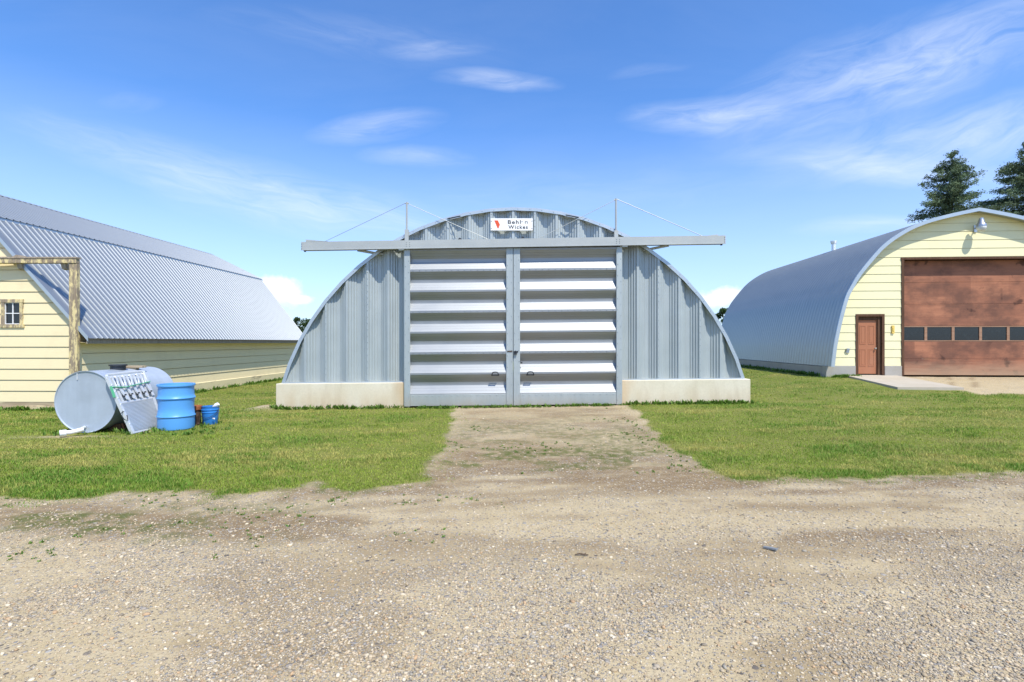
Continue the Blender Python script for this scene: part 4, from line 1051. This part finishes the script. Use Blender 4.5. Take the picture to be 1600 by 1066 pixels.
def build_barrel():
    x, d = PX(275.5, 10.22), 10.22; g = gz(x, d)
    root = empty('barrel', (x, d, g)); tag(root, 'open topped bright blue plastic drum standing on grass beside ramp', 'barrel')
    r = .318; H = .90
    pr = [(r-.03,0),(r-.006,.02),(r,.06),(r,.245)]
    for zc in (.27, .625): 
        if zc > .5: pr += [(r-.012,.42),(r-.012,.50),(r-.004,.60)]
        pr += [(r+.012,zc-.012),(r+.016,zc),(r+.012,zc+.012),(r,zc+.028)]
    pr += [(r-.008,.70),(r-.012,.83),(r-.008,H-.045),(r+.010,H-.04),(r+.014,H-.02),(r+.008,H),(r-.022,H),(r-.03,H-.03),(r-.03,.08),(.001,.06)]
    m = MB(); m.lathe(pr, 48, cap=False); m.add([((r-.03)*math.cos(2*math.pi*k/48),(r-.03)*math.sin(2*math.pi*k/48),.001) for k in range(48)], [tuple(range(47,-1,-1))])
    m.build('drum', M['blue_plastic'], root, smooth=True, auto=35)
    x, d = PX(306, 10.75), 10.75; g = gz(x, d)
    root = empty('rusty_can', (x, d, g)); tag(root, 'rusty brown metal can between the blue drum and pail', 'can')
    m = MB(); m.lathe([(.085,0),(.092,.02),(.092,.18),(.096,.19),(.092,.20),(.092,.30),(.08,.31),(.001,.31)], 20, cap=False); m.build('can_body', M['rust_dark'], root, smooth=True, auto=35)
    m = MB(); m.lathe([(.10,.31),(.115,.325),(.118,.40),(.108,.41),(.098,.40),(.09,.33),(.001,.32)], 20, cap=False); m.build('rim', M['rust'], root, smooth=True, auto=35)
    m = MB(); m.bar((.05,-.10,.0),(.12,-.10,.05),.05,.03); m.bar((.09,-.05,.02),(.13,-.07,.27),.025,.02); m.build('scrap', M['rust_dark'], root)
    x, d = PX(328.5, 10.85), 10.85; g = gz(x, d)
    root = empty('pail', (x, d, g)); tag(root, 'small dark blue plastic pail with wire handle in the grass', 'pail')
    m = MB(); m.lathe([(.132,0),(.138,.01),(.158,.25),(.166,.255),(.166,.27),(.160,.275),(.162,.305),(.172,.31),(.172,.325),(.164,.33),(.166,.375),(.172,.385),(.158,.385),(.155,.34),(.128,.03),(.001,.03)], 32, cap=False); m.build('bucket', M['pail_blue'], root, smooth=True, auto=35)
    m = MB(); pts = [(.178*math.cos(t), -.178*abs(math.sin(t))*.96-.0, .315-.16*math.sin(t)) for t in [math.pi*i/16 for i in range(17)]]; m.tube(pts, .005, 6); m.build('handle', M['dark_steel'], root)
    m = MB(); m.tube([(.135,-.13,.14),(.185,-.17,.145)], .015, 8); m.build('grip', M['white_plastic'], root)
    o = empty('white_scoop', (x+.09, d+.0, g+.36)); tag(o, 'white plastic scoop sticking out of the blue pail', 'scoop')
    m = MB(); m.tube([(-.05,0,-.06),(-.01,0,.005),(.05,-.01,.045),(.085,-.01,.075)], [.02,.036,.048,.035], 12); m.build('scoop_body', M['white_plastic'], o, smooth=True, auto=50)
build_barrel()

def build_litter():
    x, y = PX(1204, 4.18), 4.18; g = gz(x, y)
    o = empty('scrap_strip', (x, y, g), R(-38)); tag(o, 'flat slate grey scrap strip lying on the gravel', 'scrap')
    m = MB(); m.prism([(-.052,-.013),(.045,-.016),(.056,.004),(.01,.017),(-.05,.012)], 'z', .006, .02); m.v = [(a, b, c+.12*a*(a > 0)) for a, b, c in m.v]; m.build('strip', M['slate'], o)
    x, y = PX(909, 4.06), 4.06; g = gz(x, y)
    o = empty('twig', (x, y, g), R(-4)); tag(o, 'thin dark twig lying on the gravel', 'twig')
    m = MB(); m.tube([(-.055,0,.012),(-.02,.004,.018),(.02,-.002,.015),(.052,.003,.012)], [.004,.006,.006,.003], 6); m.tube([(.015,0,.016),(.035,.012,.022)], .003, 5); m.build('stem', M['stick'], o)
build_litter()

# ------------------------------------------------------------------ trees
def spruce(px, d, topy, rad, seed, label):
    r = np.random.default_rng(seed); x0 = PX(px, d); H = PZ(topy, d)
    root = empty('spruce_tree', (x0, d, 0)); tag(root, label, 'spruce tree', 'spruces behind the workshop')
    m = MB(); m.tube([(0,0,-.3),(.05,0,H*.4),(-.03,.02,H*.8),(0,0,H-.15)], [.30,.2,.075,.015], 8); m.build('trunk', M['bark'], root, smooth=True)
    P0 = []; P1 = []; P2 = []; C = []
    z = 1.2
    while z < H - .1:
        q = 1 - z/H; nb = int(6 + 4*r.random()) if q > .06 else 3
        Lw = rad*(q**.60)*(.70+.5*r.random()) + .10
        for b in range(nb):
            a = r.uniform(0, 6.283); L = Lw*r.uniform(.6, 1.18); zz = z + r.normal(0, .14)
            rise = .35 - .75*q + r.normal(0,.08)
            dr = np.array([math.cos(a), math.sin(a), 0]); nseg = max(4, int(L/.15))
            tone = r.uniform(.6, 1.35)
            for s in range(nseg):
                t = (s+.6)/nseg
                if t < .12: continue
                base = dr*L*t + np.array([0, 0, zz + L*(rise*t - .28*t*t + .16*t**4)])
                wsp = .34*L*(1-t*.75)*min(1, t*3)*.55 + .08
                for k in range(22):
                    o = r.normal(0, 1, 3)*np.array([wsp*.55, wsp*.55, .085]); o[2] -= .05 + .10*abs(r.normal())
                    c = base + o
                    v = dr*r.uniform(.5,1) + r.normal(0,.55,3); v[2] -= .15; v /= np.linalg.norm(v); w = np.cross(v, r.normal(0,1,3)); w /= np.linalg.norm(w)
                    ln = r.uniform(.10,.24); wd = r.uniform(.02,.045)
                    P0.append(c - v*ln*.5 - w*wd); P1.append(c - v*ln*.5 + w*wd); P2.append(c + v*ln*.5)
                    C.append(np.array([.105,.150,.082])*tone*r.uniform(.7,1.5) + (np.array([.012,.012,.0]) if t > .8 else 0))
        z += .25 + .09*r.random()
    n = len(P0); V = np.stack([P0, P1, P2], 1).reshape(-1, 3); Fc = np.arange(3*n).reshape(-1, 3)
    npmesh('crown', V, Fc, M['needle'], np.repeat(np.array(C, np.float32), 3, 0), parent=root)
spruce(1488, 41, 237, 5.4, 3, 'tall dark spruce behind the workshop roof, nearer the vent pipe')
spruce(1604, 42, 226, 6.4, 8, 'dark spruce cut off by the right edge of the photo')

def broadleaf(px, d, topy, rad, seed, label, group):
    r = np.random.default_rng(seed); x0 = PX(px, d); H = PZ(topy, d)
    root = empty('broadleaf_tree', (x0, d, 0)); tag(root, label, 'tree', group)
    m = MB(); m.tube([(0,0,-.3),(.1,0,H*.35),(0,.1,H*.75)], [.22,.15,.05], 7)
    for k in range(5):
        a = r.uniform(0, 6.28); m.tube([(.05,0,H*.3+k*.25),(math.cos(a)*rad*.6, math.sin(a)*rad*.6, H*.55+k*.3)], [.08,.02], 5)
    m.build('trunk', M['bark'], root, smooth=True)
    V = []; C = []
    for b in range(26):
        a = r.uniform(0, 6.28); q = r.uniform(.2, .97); rr = rad*math.sqrt(max(0, 1-((q-.45)/.56)**2))*r.uniform(.2, .9); c = np.array([math.cos(a)*rr, math.sin(a)*rr, H*q-.2]); s = r.uniform(.35,.7)*rad*.5
        tone = r.uniform(.7, 1.3)
        for _ in range(300):
            p = r.normal(0, 1, 3); p = c + p/np.linalg.norm(p)*s*r.uniform(.5, 1.05)*np.array([1,1,.8])
            if p[2] > H: continue
            v = r.normal(0, 1, 3); v /= np.linalg.norm(v); w = np.cross(v, r.normal(0,1,3)); w /= np.linalg.norm(w); ln = r.uniform(.10,.2)
            V += [p-v*ln, p+w*ln*.6, p+v*ln]; cc = np.array([.055,.095,.030])*tone*r.uniform(.7,1.4); C += [cc]*3
    n = len(V)//3; npmesh('crown', np.array(V), np.arange(3*n).reshape(-1, 3), M['leaf'], np.array(C, np.float32), parent=root)
broadleaf(466, 78, 494, 2.6, 21, 'far green tree seen between the cream barn and arched barn', 'distant trees')
broadleaf(446, 84, 503, 2.3, 25, 'smaller far tree showing behind the cream barn roof end', 'distant trees')
broadleaf(490, 82, 497, 2.4, 29, 'far tree half hidden behind the left foot of the arch', 'distant trees')
broadleaf(1131, 74, 477, 2.2, 33, 'far tree in the gap between arched barn and workshop', 'distant trees')
